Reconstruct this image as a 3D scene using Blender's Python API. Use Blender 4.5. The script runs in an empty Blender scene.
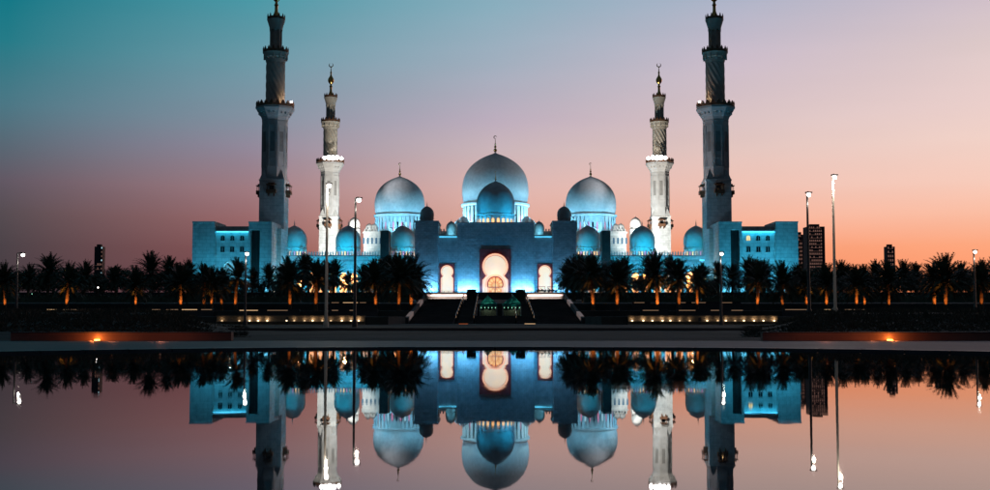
import bpy, math, random
from mathutils import Vector, Matrix
from mathutils.geometry import tessellate_polygon
PI = math.pi
R = math.radians
rnd = random.Random(7)
S = bpy.context.scene
COL = S.collection

# ------------------------------------------------------------------ camera
F, CX, CY, CAMZ = 1153.0, 495.0, 245.0, 0.8
PITCH = math.atan(74.3 / F)
cam = bpy.data.cameras.new('camera')
cam.sensor_width = 36.0
cam.lens = F * 36.0 / 990.0
cam.clip_start = 0.1
cam.clip_end = 12000
camo = bpy.data.objects.new('camera', cam)
COL.objects.link(camo)
camo.location = (0, 0, CAMZ)
camo.rotation_euler = (PI / 2 + PITCH, 0, 0)
S.camera = camo


def P(px, py, d):
    """world point seen at photo pixel (px, py) at distance d along +Y"""
    u, v = px - CX, CY - py
    y = F * math.cos(PITCH) - v * math.sin(PITCH)
    z = F * math.sin(PITCH) + v * math.cos(PITCH)
    return Vector((u * d / y, d, CAMZ + z * d / y))


def X(px, d, py=285):
    return P(px, py, d).x


def Z(py, d):
    return P(CX, py, d).z


# --------------------------------------------------------------- materials
def new_mat(name):
    m = bpy.data.materials.new(name)
    m.use_nodes = True
    nt = m.node_tree
    return m, nt, nt.nodes['Principled BSDF']


def mat(name, col, rough=0.7, var=0.25, scale=1.0, bump=0.0, bscale=None, metal=0.0, spec=0.4, col2=None):
    m, nt, b = new_mat(name)
    N, L = nt.nodes, nt.links
    tc = N.new('ShaderNodeTexCoord')
    nz = N.new('ShaderNodeTexNoise')
    nz.inputs['Scale'].default_value = scale
    nz.inputs['Detail'].default_value = 6
    L.new(tc.outputs['Object'], nz.inputs['Vector'])
    mp = N.new('ShaderNodeMapRange')
    mp.inputs[1].default_value = 0.3
    mp.inputs[2].default_value = 0.7
    L.new(nz.outputs['Fac'], mp.inputs[0])
    mx = N.new('ShaderNodeMix')
    mx.data_type = 'RGBA'
    c2 = col2 if col2 else tuple(c * (1 + var) for c in col)
    c1 = tuple(c * (1 - var) for c in col) if not col2 else col
    mx.inputs['A'].default_value = (*c1, 1)
    mx.inputs['B'].default_value = (*c2, 1)
    L.new(mp.outputs[0], mx.inputs['Factor'])
    L.new(mx.outputs['Result'], b.inputs['Base Color'])
    b.inputs['Roughness'].default_value = rough
    b.inputs['Metallic'].default_value = metal
    b.inputs['Specular IOR Level'].default_value = spec
    if bump:
        n2 = N.new('ShaderNodeTexNoise')
        n2.inputs['Scale'].default_value = bscale or scale * 3
        n2.inputs['Detail'].default_value = 4
        L.new(tc.outputs['Object'], n2.inputs['Vector'])
        bp = N.new('ShaderNodeBump')
        bp.inputs['Strength'].default_value = 1.0
        bp.inputs['Distance'].default_value = bump
        L.new(n2.outputs['Fac'], bp.inputs['Height'])
        L.new(bp.outputs['Normal'], b.inputs['Normal'])
    return m


def glow(name, col, strength, col2=None, scale=3.0):
    m, nt, b = new_mat(name)
    N, L = nt.nodes, nt.links
    b.inputs['Base Color'].default_value = (*[min(1, c) * .5 for c in col], 1)
    b.inputs['Emission Strength'].default_value = strength
    b.inputs['Emission Color'].default_value = (*col, 1)
    if col2:
        tc = N.new('ShaderNodeTexCoord')
        nz = N.new('ShaderNodeTexNoise')
        nz.inputs['Scale'].default_value = scale
        L.new(tc.outputs['Object'], nz.inputs['Vector'])
        mp = N.new('ShaderNodeMapRange')
        mp.inputs[1].default_value = 0.35
        mp.inputs[2].default_value = 0.65
        L.new(nz.outputs['Fac'], mp.inputs[0])
        mx = N.new('ShaderNodeMix')
        mx.data_type = 'RGBA'
        mx.inputs['A'].default_value = (*col, 1)
        mx.inputs['B'].default_value = (*col2, 1)
        L.new(mp.outputs[0], mx.inputs['Factor'])
        L.new(mx.outputs['Result'], b.inputs['Emission Color'])
    return m


def marble_blocks(name, col, bw, bh, bump):
    """cut stone with coursed joints, slightly uneven from block to block"""
    m, nt, b = new_mat(name)
    N, L = nt.nodes, nt.links
    tc = N.new('ShaderNodeTexCoord')
    sx = N.new('ShaderNodeSeparateXYZ')
    L.new(tc.outputs['Object'], sx.inputs[0])
    ad = N.new('ShaderNodeMath')
    L.new(sx.outputs['X'], ad.inputs[0])
    L.new(sx.outputs['Y'], ad.inputs[1])
    cb = N.new('ShaderNodeCombineXYZ')
    L.new(ad.outputs[0], cb.inputs['X'])
    L.new(sx.outputs['Z'], cb.inputs['Y'])
    br = N.new('ShaderNodeTexBrick')
    br.inputs['Scale'].default_value = 1
    br.inputs['Brick Width'].default_value = bw
    br.inputs['Row Height'].default_value = bh
    br.inputs['Mortar Size'].default_value = bh * .05
    br.inputs['Color1'].default_value = (*[c * .90 for c in col], 1)
    br.inputs['Color2'].default_value = (*[min(1, c * 1.05) for c in col], 1)
    br.inputs['Mortar'].default_value = (*[c * .68 for c in col], 1)
    L.new(cb.outputs[0], br.inputs['Vector'])
    nz = N.new('ShaderNodeTexNoise')
    nz.inputs['Scale'].default_value = .6
    nz.inputs['Detail'].default_value = 8
    L.new(tc.outputs['Object'], nz.inputs['Vector'])
    mp = N.new('ShaderNodeMapRange')
    mp.inputs[1].default_value = .3
    mp.inputs[2].default_value = .7
    mp.inputs[3].default_value = .75
    mp.inputs[4].default_value = 1.1
    L.new(nz.outputs['Fac'], mp.inputs[0])
    mx = N.new('ShaderNodeVectorMath')
    mx.operation = 'SCALE'
    L.new(br.outputs['Color'], mx.inputs[0])
    L.new(mp.outputs[0], mx.inputs['Scale'])
    L.new(mx.outputs[0], b.inputs['Base Color'])
    b.inputs['Roughness'].default_value = .65
    n2 = N.new('ShaderNodeTexNoise')
    n2.inputs['Scale'].default_value = 1.1
    n2.inputs['Detail'].default_value = 3
    L.new(tc.outputs['Object'], n2.inputs['Vector'])
    bp = N.new('ShaderNodeBump')
    bp.inputs['Strength'].default_value = 1
    bp.inputs['Distance'].default_value = bump
    L.new(n2.outputs['Fac'], bp.inputs['Height'])
    L.new(bp.outputs['Normal'], b.inputs['Normal'])
    return m


M = {}
M['marble'] = marble_blocks('white_marble', (.62, .61, .59), 2.4, 1.2, .02)
M['rough_stone'] = marble_blocks('textured_marble', (.50, .50, .50), 1.5, .75, .13)
M['dome'] = mat('dome_marble', (.68, .68, .67), .75, .12, .7, .03, 1.5, spec=.15)
M['grey_marble'] = mat('grey_marble', (.42, .41, .40), .6, .12, .4, .02, 2)
M['warm_stone'] = mat('warm_stone', (.50, .45, .38), .7, .15, .6, .02, 2)
M['gold'] = mat('gilded_metal', (.75, .45, .14), .28, .1, 1, metal=1)
M['shade_stone'] = mat('shade_dark_stone', (.045, .035, .033), .6, .3, .5)
M['violet_stone'] = mat('red_inlaid_stone', (.50, .06, .055), .6, .35, .9, .05, 3)
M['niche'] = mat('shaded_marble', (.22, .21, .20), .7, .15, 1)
M['window_dark'] = mat('dark_window_glass', (.012, .014, .018), .15, .2, 1)
M['window_blue'] = mat('blue_window_glass', (.06, .14, .22), .3, .2, 1)
M['wood'] = mat('carved_wood', (.16, .07, .035), .6, .3, 4)
M['paving'] = mat('pool_paving', (.045, .048, .055), .6, .2, .35, .004, 6)
M['coping'] = mat('pool_coping', (.075, .078, .085), .45, .35, .9, .004, 6)
M['ground'] = mat('dark_lawn', (.045, .047, .042), .9, .5, .15, .08, 2)
M['road'] = mat('asphalt', (.025, .025, .026), .8, .2, .5, .01, 8)
M['stair'] = mat('dark_granite', (.07, .068, .07), .7, .25, .6)
M['plaza'] = mat('plaza_marble', (.5, .47, .45), .5, .12, .3)
M['wall_cream'] = mat('sandstone', (.26, .20, .14), .8, .35, 1.2, .02, 5)
M['copper'] = marble_blocks('rust_red_stone', (.18, .105, .085), 1.3, .17, .02)
M['pole'] = mat('painted_steel', (.06, .06, .065), .4, .15, 2, metal=.6)
M['trunk'] = mat('palm_bark', (.16, .11, .07), .9, .35, 3, .06, 6)
M['frond'] = mat('palm_leaf', (.09, .115, .075), .55, .4, .7)
M['bark'] = mat('tree_bark', (.09, .07, .05), .9, .3, 2, .05, 6)
M['leaf'] = mat('tree_leaf', (.085, .115, .07), .6, .45, .5)
M['shrub'] = mat('ground_cover', (.06, .065, .045), .8, .5, .3, col2=(.12, .09, .06))
M['canvas'] = mat('green_canvas', (.05, .22, .24), .8, .2, 1.5)
def translucent(m):
    nt_ = m.node_tree
    b_ = nt_.nodes['Principled BSDF']
    t_ = nt_.nodes.new('ShaderNodeBsdfTranslucent')
    t_.inputs['Color'].default_value = (.08, .55, .48, 1)
    mx_ = nt_.nodes.new('ShaderNodeMixShader')
    mx_.inputs[0].default_value = .5
    nt_.links.new(b_.outputs[0], mx_.inputs[1])
    nt_.links.new(t_.outputs[0], mx_.inputs[2])
    nt_.links.new(mx_.outputs[0], nt_.nodes['Material Output'].inputs['Surface'])


translucent(M['canvas'])
M['tower'] = mat('tower_concrete', (.06, .05, .06), .6, .2, .02)
M['rail'] = mat('pale_rail', (.55, .5, .45), .5, .1, 2)
M['black'] = mat('black_paint', (.012, .012, .014), .5, .2, 2)
M['lamp_white'] = glow('lamp_white', (1, .93, .85), 16)
M['lamp_warm'] = glow('lamp_warm', (1, .72, .42), 14)
M['flood_white'] = glow('flood_white', (1, .98, .95), 22)
M['amber'] = glow('amber_lamp', (1, .30, .05), 12)
M['wall_bulb'] = glow('wall_bulb', (1, .80, .50), 2.5)
M['cream_glow'] = glow('cream_interior_glow', (.88, .72, .50), 1.0, (.74, .68, .54), .35)
M['side_glow'] = glow('side_interior_glow', (.90, .72, .50), 1.0, (.74, .68, .54), .35)
M['warm_window'] = glow('lit_warm_window', (1, .52, .22), 1.4)
M['pink_window'] = glow('lit_pink_window', (.75, .28, .45), .9)
M['yellow_window'] = glow('lit_yellow_window', (1, .70, .30), 1.0)
M['rim_glow'] = glow('painted_rim_glow', (1, .52, .32), 1.0)
M['dull_amber'] = glow('light_pool_amber', (1, .22, .06), .6)
M['dim_bulb'] = glow('dim_wall_bulb', (1, .70, .38), .9)
M['faint_glow'] = glow('faint_wall_glow', (1, .72, .66), .10)
M['cyan_led'] = glow('cyan_led_strip', (.10, .62, .95), 2.0)
M['white_led'] = glow('warm_led_strip', (1, .62, .32), .8)
M['dim_led'] = glow('dim_led_strip', (1, .6, .35), .22)
M['tent_lamp'] = glow('tent_lamp', (.35, .9, .62), 1.2)
M['tower_window'] = glow('tower_window_light', (.9, .45, .35), .16)
M['cool_window'] = glow('cool_window_light', (.5, .8, .9), 1.0)
M['arc_warm'] = mat('warm_plaster', (.62, .50, .38), .8, .12, .6)


# amber door with a fan of rays
def fan_mat():
    m, nt, b = new_mat('fan_pattern_glass')
    N, L = nt.nodes, nt.links
    tc = N.new('ShaderNodeTexCoord')
    sx = N.new('ShaderNodeSeparateXYZ')
    L.new(tc.outputs['Object'], sx.inputs[0])
    at = N.new('ShaderNodeMath')
    at.operation = 'ARCTAN2'
    L.new(sx.outputs['Z'], at.inputs[0])
    L.new(sx.outputs['X'], at.inputs[1])
    ml = N.new('ShaderNodeMath')
    ml.operation = 'MULTIPLY'
    ml.inputs[1].default_value = 12
    L.new(at.outputs[0], ml.inputs[0])
    sn = N.new('ShaderNodeMath')
    sn.operation = 'SINE'
    L.new(ml.outputs[0], sn.inputs[0])
    ln = N.new('ShaderNodeVectorMath')
    ln.operation = 'LENGTH'
    L.new(tc.outputs['Object'], ln.inputs[0])
    m2 = N.new('ShaderNodeMath')
    m2.operation = 'MULTIPLY'
    m2.inputs[1].default_value = 4.0
    L.new(ln.outputs['Value'], m2.inputs[0])
    s2 = N.new('ShaderNodeMath')
    s2.operation = 'SINE'
    L.new(m2.outputs[0], s2.inputs[0])
    a = N.new('ShaderNodeMath')
    L.new(sn.outputs[0], a.inputs[0])
    L.new(s2.outputs[0], a.inputs[1])
    mp = N.new('ShaderNodeMapRange')
    mp.inputs[1].default_value = -1.4
    mp.inputs[2].default_value = 1.4
    L.new(a.outputs[0], mp.inputs[0])
    mx = N.new('ShaderNodeMix')
    mx.data_type = 'RGBA'
    mx.inputs['A'].default_value = (.75, .22, .05, 1)
    mx.inputs['B'].default_value = (1, .62, .25, 1)
    L.new(mp.outputs[0], mx.inputs['Factor'])
    L.new(mx.outputs['Result'], b.inputs['Emission Color'])
    b.inputs['Emission Strength'].default_value = 1.0
    b.inputs['Base Color'].default_value = (.3, .12, .04, 1)
    return m


M['fan'] = fan_mat()


def water_mat():
    m, nt, b = new_mat('still_water')
    N, L = nt.nodes, nt.links
    b.inputs['Base Color'].default_value = (.006, .012, .020, 1)
    b.inputs['Roughness'].default_value = .022
    b.inputs['IOR'].default_value = 1.42
    b.inputs['Specular IOR Level'].default_value = .5
    tc = N.new('ShaderNodeTexCoord')
    n3 = N.new('ShaderNodeTexNoise')
    n3.inputs['Scale'].default_value = .35
    n3.inputs['Detail'].default_value = 4
    mp3 = N.new('ShaderNodeMapping')
    mp3.inputs['Scale'].default_value = (.5, 1.6, 1)
    L.new(tc.outputs['Object'], mp3.inputs['Vector'])
    L.new(mp3.outputs[0], n3.inputs['Vector'])
    r3 = N.new('ShaderNodeMapRange')
    r3.inputs[1].default_value = .45
    r3.inputs[2].default_value = .75
    r3.inputs[3].default_value = .012
    r3.inputs[4].default_value = .038
    L.new(n3.outputs['Fac'], r3.inputs[0])
    L.new(r3.outputs[0], b.inputs['Roughness'])
    mpg = N.new('ShaderNodeMapping')
    mpg.inputs['Scale'].default_value = (1, .6, 1)
    L.new(tc.outputs['Object'], mpg.inputs['Vector'])
    nz = N.new('ShaderNodeTexNoise')
    nz.inputs['Scale'].default_value = 1.4
    nz.inputs['Detail'].default_value = 3
    nz.inputs['Roughness'].default_value = .45
    L.new(mpg.outputs[0], nz.inputs['Vector'])
    bp = N.new('ShaderNodeBump')
    bp.inputs['Strength'].default_value = 1
    bp.inputs['Distance'].default_value = .0006
    L.new(nz.outputs['Fac'], bp.inputs['Height'])
    L.new(bp.outputs['Normal'], b.inputs['Normal'])
    return m


M['water'] = water_mat()


def joints(m, sx_, sy_, depth=.6):
    nt_ = m.node_tree
    N_, L_ = nt_.nodes, nt_.links
    b_ = N_['Principled BSDF']
    src = b_.inputs['Base Color'].links[0].from_socket
    tc_ = N_.new('ShaderNodeTexCoord')
    br_ = N_.new('ShaderNodeTexBrick')
    br_.inputs['Scale'].default_value = 1
    br_.inputs['Brick Width'].default_value = sx_
    br_.inputs['Row Height'].default_value = sy_
    br_.inputs['Mortar Size'].default_value = .015
    br_.inputs['Color1'].default_value = (.8, .8, .8, 1)
    br_.inputs['Color2'].default_value = (1.15, 1.12, 1.08, 1)
    br_.inputs['Mortar'].default_value = (1 - depth, 1 - depth, 1 - depth, 1)
    L_.new(tc_.outputs['Object'], br_.inputs['Vector'])
    mu = N_.new('ShaderNodeMix')
    mu.data_type = 'RGBA'
    mu.blend_type = 'MULTIPLY'
    mu.inputs['Factor'].default_value = 1
    L_.new(src, mu.inputs['A'])
    L_.new(br_.outputs['Color'], mu.inputs['B'])
    L_.new(mu.outputs['Result'], b_.inputs['Base Color'])


joints(M['paving'], 1.2, .8)


# -------------------------------------------------------------- mesh helper
class MB:
    def __init__(self):
        self.v, self.f = [], []

    def add(self, vs, fs):
        n = len(self.v)
        self.v += [tuple(p) for p in vs]
        self.f += [tuple(i + n for i in f) for f in fs]

    def box(self, x0, x1, y0, y1, z0, z1, mtx=None):
        vs = [Vector((x, y, z)) for x in (x0, x1) for y in (y0, y1) for z in (z0, z1)]
        if mtx:
            vs = [mtx @ v for v in vs]
        self.add(vs, [(0, 1, 3, 2), (4, 6, 7, 5), (0, 4, 5, 1), (2, 3, 7, 6), (0, 2, 6, 4), (1, 5, 7, 3)])
        return self

    def lathe(self, prof, n=24, c=(0, 0), twist=None, a0=0.0):
        """prof: list of (r, z)"""
        vs, fs = [], []
        for (r, z) in prof:
            for k in range(n):
                a = a0 + 2 * PI * k / n
                rr = r if twist is None else r + twist(a, z)
                vs.append((c[0] + rr * math.cos(a), c[1] + rr * math.sin(a), z))
        for i in range(len(prof) - 1):
            for k in range(n):
                k2 = (k + 1) % n
                fs.append((i * n + k, i * n + k2, (i + 1) * n + k2, (i + 1) * n + k))
        fs.append(tuple(range(n))[::-1])
        fs.append(tuple((len(prof) - 1) * n + k for k in range(n)))
        self.add(vs, fs)
        return self

    def tube(self, pts, rads, n=8):
        pts = [Vector(p) for p in pts]
        vs, fs = [], []
        for i, p in enumerate(pts):
            t = (pts[min(i + 1, len(pts) - 1)] - pts[max(i - 1, 0)]).normalized()
            u = t.cross(Vector((0.13, 1, .07))).normalized()
            w = t.cross(u)
            for k in range(n):
                a = 2 * PI * k / n
                vs.append(p + (u * math.cos(a) + w * math.sin(a)) * rads[i])
        for i in range(len(pts) - 1):
            for k in range(n):
                k2 = (k + 1) % n
                fs.append((i * n + k, i * n + k2, (i + 1) * n + k2, (i + 1) * n + k))
        fs.append(tuple(range(n))[::-1])
        fs.append(tuple((len(pts) - 1) * n + k for k in range(n)))
        self.add(vs, fs)
        return self

    def plate(self, outer, holes, y0, y1):
        """polygon in X-Z with holes, thickness from y0 (front) to y1"""
        polys = [outer] + holes
        flat = [p for q in polys for p in q]
        tris = tessellate_polygon([[Vector((p[0], p[1], 0)) for p in q] for q in polys])
        n = len(flat)
        vs = [(p[0], y0, p[1]) for p in flat] + [(p[0], y1, p[1]) for p in flat]
        fs = [tuple(t) for t in tris] + [tuple(i + n for i in t[::-1]) for t in tris]
        o = 0
        for q in polys:
            m = len(q)
            for i in range(m):
                j = (i + 1) % m
                fs.append((o + i, o + j, o + j + n, o + i + n))
            o += m
        self.add(vs, fs)
        return self

    def build(self, name, m, parent=None, smooth=False, auto=None):
        if parent is not None:
            o_ = ORG.get(parent.name, Vector((0, 0, 0)))
            vs = [(v[0] - o_.x, v[1] - o_.y, v[2] - o_.z) for v in self.v]
        else:
            vs = self.v
        me = bpy.data.meshes.new(name)
        me.from_pydata(vs, [], self.f)
        me.validate()
        import bmesh
        bm = bmesh.new()
        bm.from_mesh(me)
        bmesh.ops.recalc_face_normals(bm, faces=bm.faces)
        bm.to_mesh(me)
        bm.free()
        me.materials.append(M[m] if isinstance(m, str) else m)
        if smooth:
            for p in me.polygons:
                p.use_smooth = True
            if auto:
                me.set_sharp_from_angle(angle=R(auto))
        o = bpy.data.objects.new(name, me)
        COL.objects.link(o)
        if parent is not None:
            o.parent = parent
            ORG[o.name] = ORG.get(parent.name, Vector((0, 0, 0)))
        return o


ORG = {}   # world position every mesh under an object is measured from


def tag(o, label, cat, group=None, kind=None):
    if label:
        o['label'] = label
    if cat:
        o['category'] = cat
    if group:
        o['group'] = group
    if kind:
        o['kind'] = kind
    return o


def thing(name, loc, label, cat, group=None):
    e = bpy.data.objects.new(name, None)
    COL.objects.link(e)
    e.location = loc
    e.empty_display_size = .5
    ORG[e.name] = Vector(loc)
    return tag(e, label, cat, group)


def struct(name, mb, m, smooth=False):
    o = mb.build(name, m, None, smooth)
    o['kind'] = 'structure'
    return o


def copy_tree(o, loc=None, rz=None, sc=None, parent=None):
    c = o.copy()
    COL.objects.link(c)
    if parent is not None:
        c.parent = parent
    if loc is not None:
        c.location = loc
    if rz is not None:
        c.rotation_euler.z = rz
    if sc is not None:
        c.scale = (sc, sc, sc)
    for ch in [q for q in o.children]:
        copy_tree(ch, parent=c)
    return c


def spot(loc, target, power, col, size=90, blend=.6, rad=.15):
    l = bpy.data.lights.new('floodlight', 'SPOT')
    l.energy = power
    l.color = col
    l.spot_size = R(size)
    l.spot_blend = blend
    l.shadow_soft_size = rad
    o = bpy.data.objects.new('floodlight', l)
    COL.objects.link(o)
    o.location = loc
    o.rotation_euler = (Vector(target) - Vector(loc)).to_track_quat('-Z', 'Y').to_euler()
    return o


def point(loc, power, col, rad=.05):
    l = bpy.data.lights.new('lamp', 'POINT')
    l.energy = power
    l.color = col
    l.shadow_soft_size = rad
    o = bpy.data.objects.new('lamp', l)
    COL.objects.link(o)
    o.location = loc
    return o


def strip(loc, target, sx, sy, power, col, spread=180):
    """rectangular floodlight, long side along X"""
    l = bpy.data.lights.new('strip_floodlight', 'AREA')
    l.shape = 'RECTANGLE'
    l.size, l.size_y = sx, sy
    l.energy = power
    l.color = col
    l.spread = R(spread)
    o = bpy.data.objects.new('strip_floodlight', l)
    COL.objects.link(o)
    o.location = loc
    d = Vector(target) - Vector(loc)
    o.rotation_euler = (math.atan2(d.y, -d.z), 0, 0)
    return o


BLUE = (.008, .42, .92)
CYAN = (.015, .58, 1.0)
ICE = (.20, .72, 1.0)
WARM = (1, .50, .20)
AMB = (1, .28, .05)
WHITE = (1, .96, .88)

ORD = ['first', 'second', 'third', 'fourth', 'fifth', 'sixth', 'seventh', 'eighth', 'ninth', 'tenth', 'eleventh', 'twelfth',
       'thirteenth', 'fourteenth', 'fifteenth', 'sixteenth', 'seventeenth', 'eighteenth', 'nineteenth', 'twentieth',
       'twenty-first', 'twenty-second', 'twenty-third', 'twenty-fourth', 'twenty-fifth', 'twenty-sixth']


# -------------------------------------------------------------- the setting
POOLR, POOLY = 16.4, 15.2
mb = MB()
n = 160
ring = [(POOLR * math.cos(2 * PI * k / n), POOLY + POOLR * math.sin(2 * PI * k / n)) for k in range(n)]
mb.add([(0, POOLY, 0)] + [(x * 1.004, POOLY + (y - POOLY) * 1.004, 0) for x, y in ring], [(0, 1 + k, 1 + (k + 1) % n) for k in range(n)])
struct('pool_water', mb, 'water')

# paving round the pool, with a real edge going down into the water
mb = MB()
outer = [(-60, -30), (60, -30), (60, 40.9), (-60, 40.9)]
tris = tessellate_polygon([[Vector((p[0], p[1], 0)) for p in outer], [Vector((p[0], p[1], 0)) for p in ring]])
flat = outer + ring
mb.add([(p[0], p[1], .04) for p in flat], [tuple(t) for t in tris])
mb.add([(p[0], p[1], .04) for p in ring] + [(p[0], p[1], -.25) for p in ring],
       [(k, (k + 1) % n, n + (k + 1) % n, n + k) for k in range(n)])
struct('pool_paving', mb, 'paving')

# stone coping along the rim of the pool, cut in separate lengths, and a drain slot behind it
mb = MB()
rc = random.Random(3)
nc = 96
for k in range(nc):
    a0, a1 = 2 * PI * k / nc + .0012, 2 * PI * (k + 1) / nc - .0012
    zt_ = .052 + rc.uniform(-.002, .004)
    vs = []
    for rr_ in (POOLR - .02, POOLR + .42):
        for q_ in range(4):
            a = a0 + (a1 - a0) * q_ / 3
            vs.append((rr_ * math.cos(a), POOLY + rr_ * math.sin(a)))
    m_ = len(vs)
    half = m_ // 2
    mb.add([(x, y, zt_) for x, y in vs] + [(x, y, -.02) for x, y in vs],
           [(i, i + 1, half + i + 1, half + i) for i in range(3)] + [(i, i + 1, m_ + i + 1, m_ + i) for i in range(3)]
           + [(half + i, half + i + 1, m_ + half + i + 1, m_ + half + i) for i in range(3)] + [(0, half, m_ + half, m_), (3, half + 3, m_ + half + 3, m_ + 3)])
struct('pool_kerb', mb, 'coping')
mb = MB()
for k in range(180):
    a0, a1 = 2 * PI * k / 180, 2 * PI * (k + 1) / 180
    mb.add([(r_ * math.cos(a), POOLY + r_ * math.sin(a), .044) for r_, a in ((POOLR + .9, a0), (POOLR + .9, a1), (POOLR + 1.05, a1), (POOLR + 1.05, a0))], [(0, 1, 2, 3)])
struct('paving_drain', mb, 'black')
# terrain: one sheet, rising in terraces to the platform of the mosque
PROF = [(-400, -.3), (41.0, -.3), (41.02, .02), (44, .10), (60, .20), (100, .25), (118.9, .25), (119.2, 1.05), (149.6, 1.15), (149.9, 1.9),
        (184.6, 2.2), (184.9, 3.3), (224, 4.3), (280, 5.5), (340, 6.6), (351.9, 6.8), (352.1, 8.9), (700, 9.0), (9000, 9.0)]
SIDE = [(41.02, .02), (44, .3), (52, .75), (64, 1.15), (80, 1.25), (100, 1.2), (118.9, 1.2)]


def lerp(tab, y):
    for (a, za), (b, zb) in zip(tab, tab[1:]):
        if y <= b:
            return za + (zb - za) * (y - a) / (b - a) if y > a else za
    return tab[-1][1]


def sstep(t):
    t = max(0, min(1, t))
    return t * t * (3 - 2 * t)


def gz(x, y):
    z = lerp(PROF, y)
    if 41.02 < y < 119:
        w = sstep((abs(x) / y - .235) / .05)
        z = z + w * (max(z, lerp(SIDE, y)) - z)
    # the ground stays low where the steps stand
    if 119 <= y < 186 and abs(x) < 11.0:
        z = min(z, .25)
    return z


ys = sorted(set([p[0] for p in PROF] + [45 + 2 * i for i in range(38)] + [122, 130, 140, 160, 170, 186.0, 186.3, 200, 250, 310, 400, 1000, 2500]))
xs = sorted(set([-9000, -3000, -1200, -600, -400] + [-300 + 12 * i for i in range(51)] + [-72 + 2 * i for i in range(73)]
                + [-11.0, -10.98, 10.98, 11.0] + [400, 600, 1200, 3000, 9000]))
mb = MB()
mb.add([(x, y, gz(x, y) + (0 if y < 42 or y > 356 or (y % 1) else rnd.uniform(-.02, .02))) for y in ys for x in xs],
       [(j * len(xs) + i, j * len(xs) + i + 1, (j + 1) * len(xs) + i + 1, (j + 1) * len(xs) + i)
        for j in range(len(ys) - 1) for i in range(len(xs) - 1)])
struct('ground', mb, 'ground')

# road crossing in front of the terraces, with its kerb
mb = MB().box(-75, 75, 61, 69, .236, .262)
struct('road', mb, 'road')
mb = MB().box(-14, 14, 60.6, 60.95, .1, .345)
struct('kerb', mb, 'copper')
# marble plaza the mosque stands on
mb = MB().box(-160, 160, 357, 620, 8.2, 9.15)
struct('plaza', mb, 'plaza')

# ---------------------------------------------------------------- world sky
W = bpy.data.worlds.new('World')
S.world = W
W.use_nodes = True
nt = W.node_tree
N, L = nt.nodes, nt.links
for q in list(N):
    N.remove(q)


def srgb(c):
    return tuple(((v / 255) / 12.92 if v / 255 <= .04045 else ((v / 255 + .055) / 1.055) ** 2.4) for v in c)


tc = N.new('ShaderNodeTexCoord')
sep = N.new('ShaderNodeSeparateXYZ')
L.new(tc.outputs['Generated'], sep.inputs[0])
el = N.new('ShaderNodeMapRange')
el.inputs[1].default_value = 0
el.inputs[2].default_value = .54
L.new(sep.outputs['Z'], el.inputs[0])
az = N.new('ShaderNodeMath')
az.operation = 'ARCTAN2'
L.new(sep.outputs['X'], az.inputs[0])
L.new(sep.outputs['Y'], az.inputs[1])


def epos(py):
    return math.sin(math.atan((319.3 - py) / F)) / .54


ROWS = [300, 250, 220, 190, 150, 120, 60, 0]
SKY = {
    0:   [(68, 56, 62), (75, 66, 72), (86, 76, 82), (98, 88, 100), (86, 107, 120), (74, 118, 132), (36, 124, 137), (0, 119, 134)],
    250: [(112, 68, 72), (134, 84, 86), (152, 104, 106), (158, 122, 128), (146, 136, 154), (132, 146, 162), (107, 154, 168), (73, 153, 167)],
    495: [(222, 138, 112), (222, 154, 134), (223, 170, 156), (220, 178, 172), (204, 182, 186), (190, 174, 190), (162, 176, 192), (137, 174, 190)],
    740: [(248, 138, 92), (248, 156, 118), (246, 182, 158), (240, 194, 180), (228, 198, 192), (217, 194, 195), (201, 186, 200), (174, 180, 200)],
    990: [(252, 140, 86), (252, 166, 126), (252, 190, 164), (248, 204, 188), (241, 209, 199), (234, 206, 202), (218, 198, 198), (200, 186, 200)],
}
ZEN = {0: (2, 60, 85), 250: (4, 66, 90), 495: (14, 70, 96), 740: (24, 70, 98), 990: (28, 66, 94)}
prev = None
pa = None
for px in (0, 250, 495, 740, 990):
    rp = N.new('ShaderNodeValToRGB')
    cr = rp.color_ramp
    cr.interpolation = 'LINEAR'
    stops = [(epos(py), srgb(c)) for py, c in zip(ROWS, SKY[px])] + [(1.0, srgb(ZEN[px]))]
    cr.elements[0].position = stops[0][0]
    cr.elements[0].color = (*stops[0][1], 1)
    cr.elements[1].position = stops[-1][0]
    cr.elements[1].color = (*stops[-1][1], 1)
    for pos, c in stops[1:-1]:
        e = cr.elements.new(pos)
        e.color = (*c, 1)
    L.new(el.outputs[0], rp.inputs['Fac'])
    a = math.atan((px - CX) / F)
    if prev is None:
        prev = rp.outputs['Color']
    else:
        mr = N.new('ShaderNodeMapRange')
        mr.inputs[1].default_value = pa
        mr.inputs[2].default_value = a
        L.new(az.outputs[0], mr.inputs[0])
        mx = N.new('ShaderNodeMix')
        mx.data_type = 'RGBA'
        L.new(mr.outputs[0], mx.inputs['Factor'])
        L.new(prev, mx.inputs['A'])
        L.new(rp.outputs['Color'], mx.inputs['B'])
        prev = mx.outputs['Result']
    pa = a
# the sky away from the sunset is deep dusk blue
fw = N.new('ShaderNodeMapRange')
fw.interpolation_type = 'SMOOTHSTEP'
fw.inputs[1].default_value = .35
fw.inputs[2].default_value = .86
L.new(sep.outputs['Y'], fw.inputs[0])
mx = N.new('ShaderNodeMix')
mx.data_type = 'RGBA'
mx.inputs['A'].default_value = (.019, .033, .050, 1)
L.new(fw.outputs[0], mx.inputs['Factor'])
L.new(prev, mx.inputs['B'])
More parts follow.
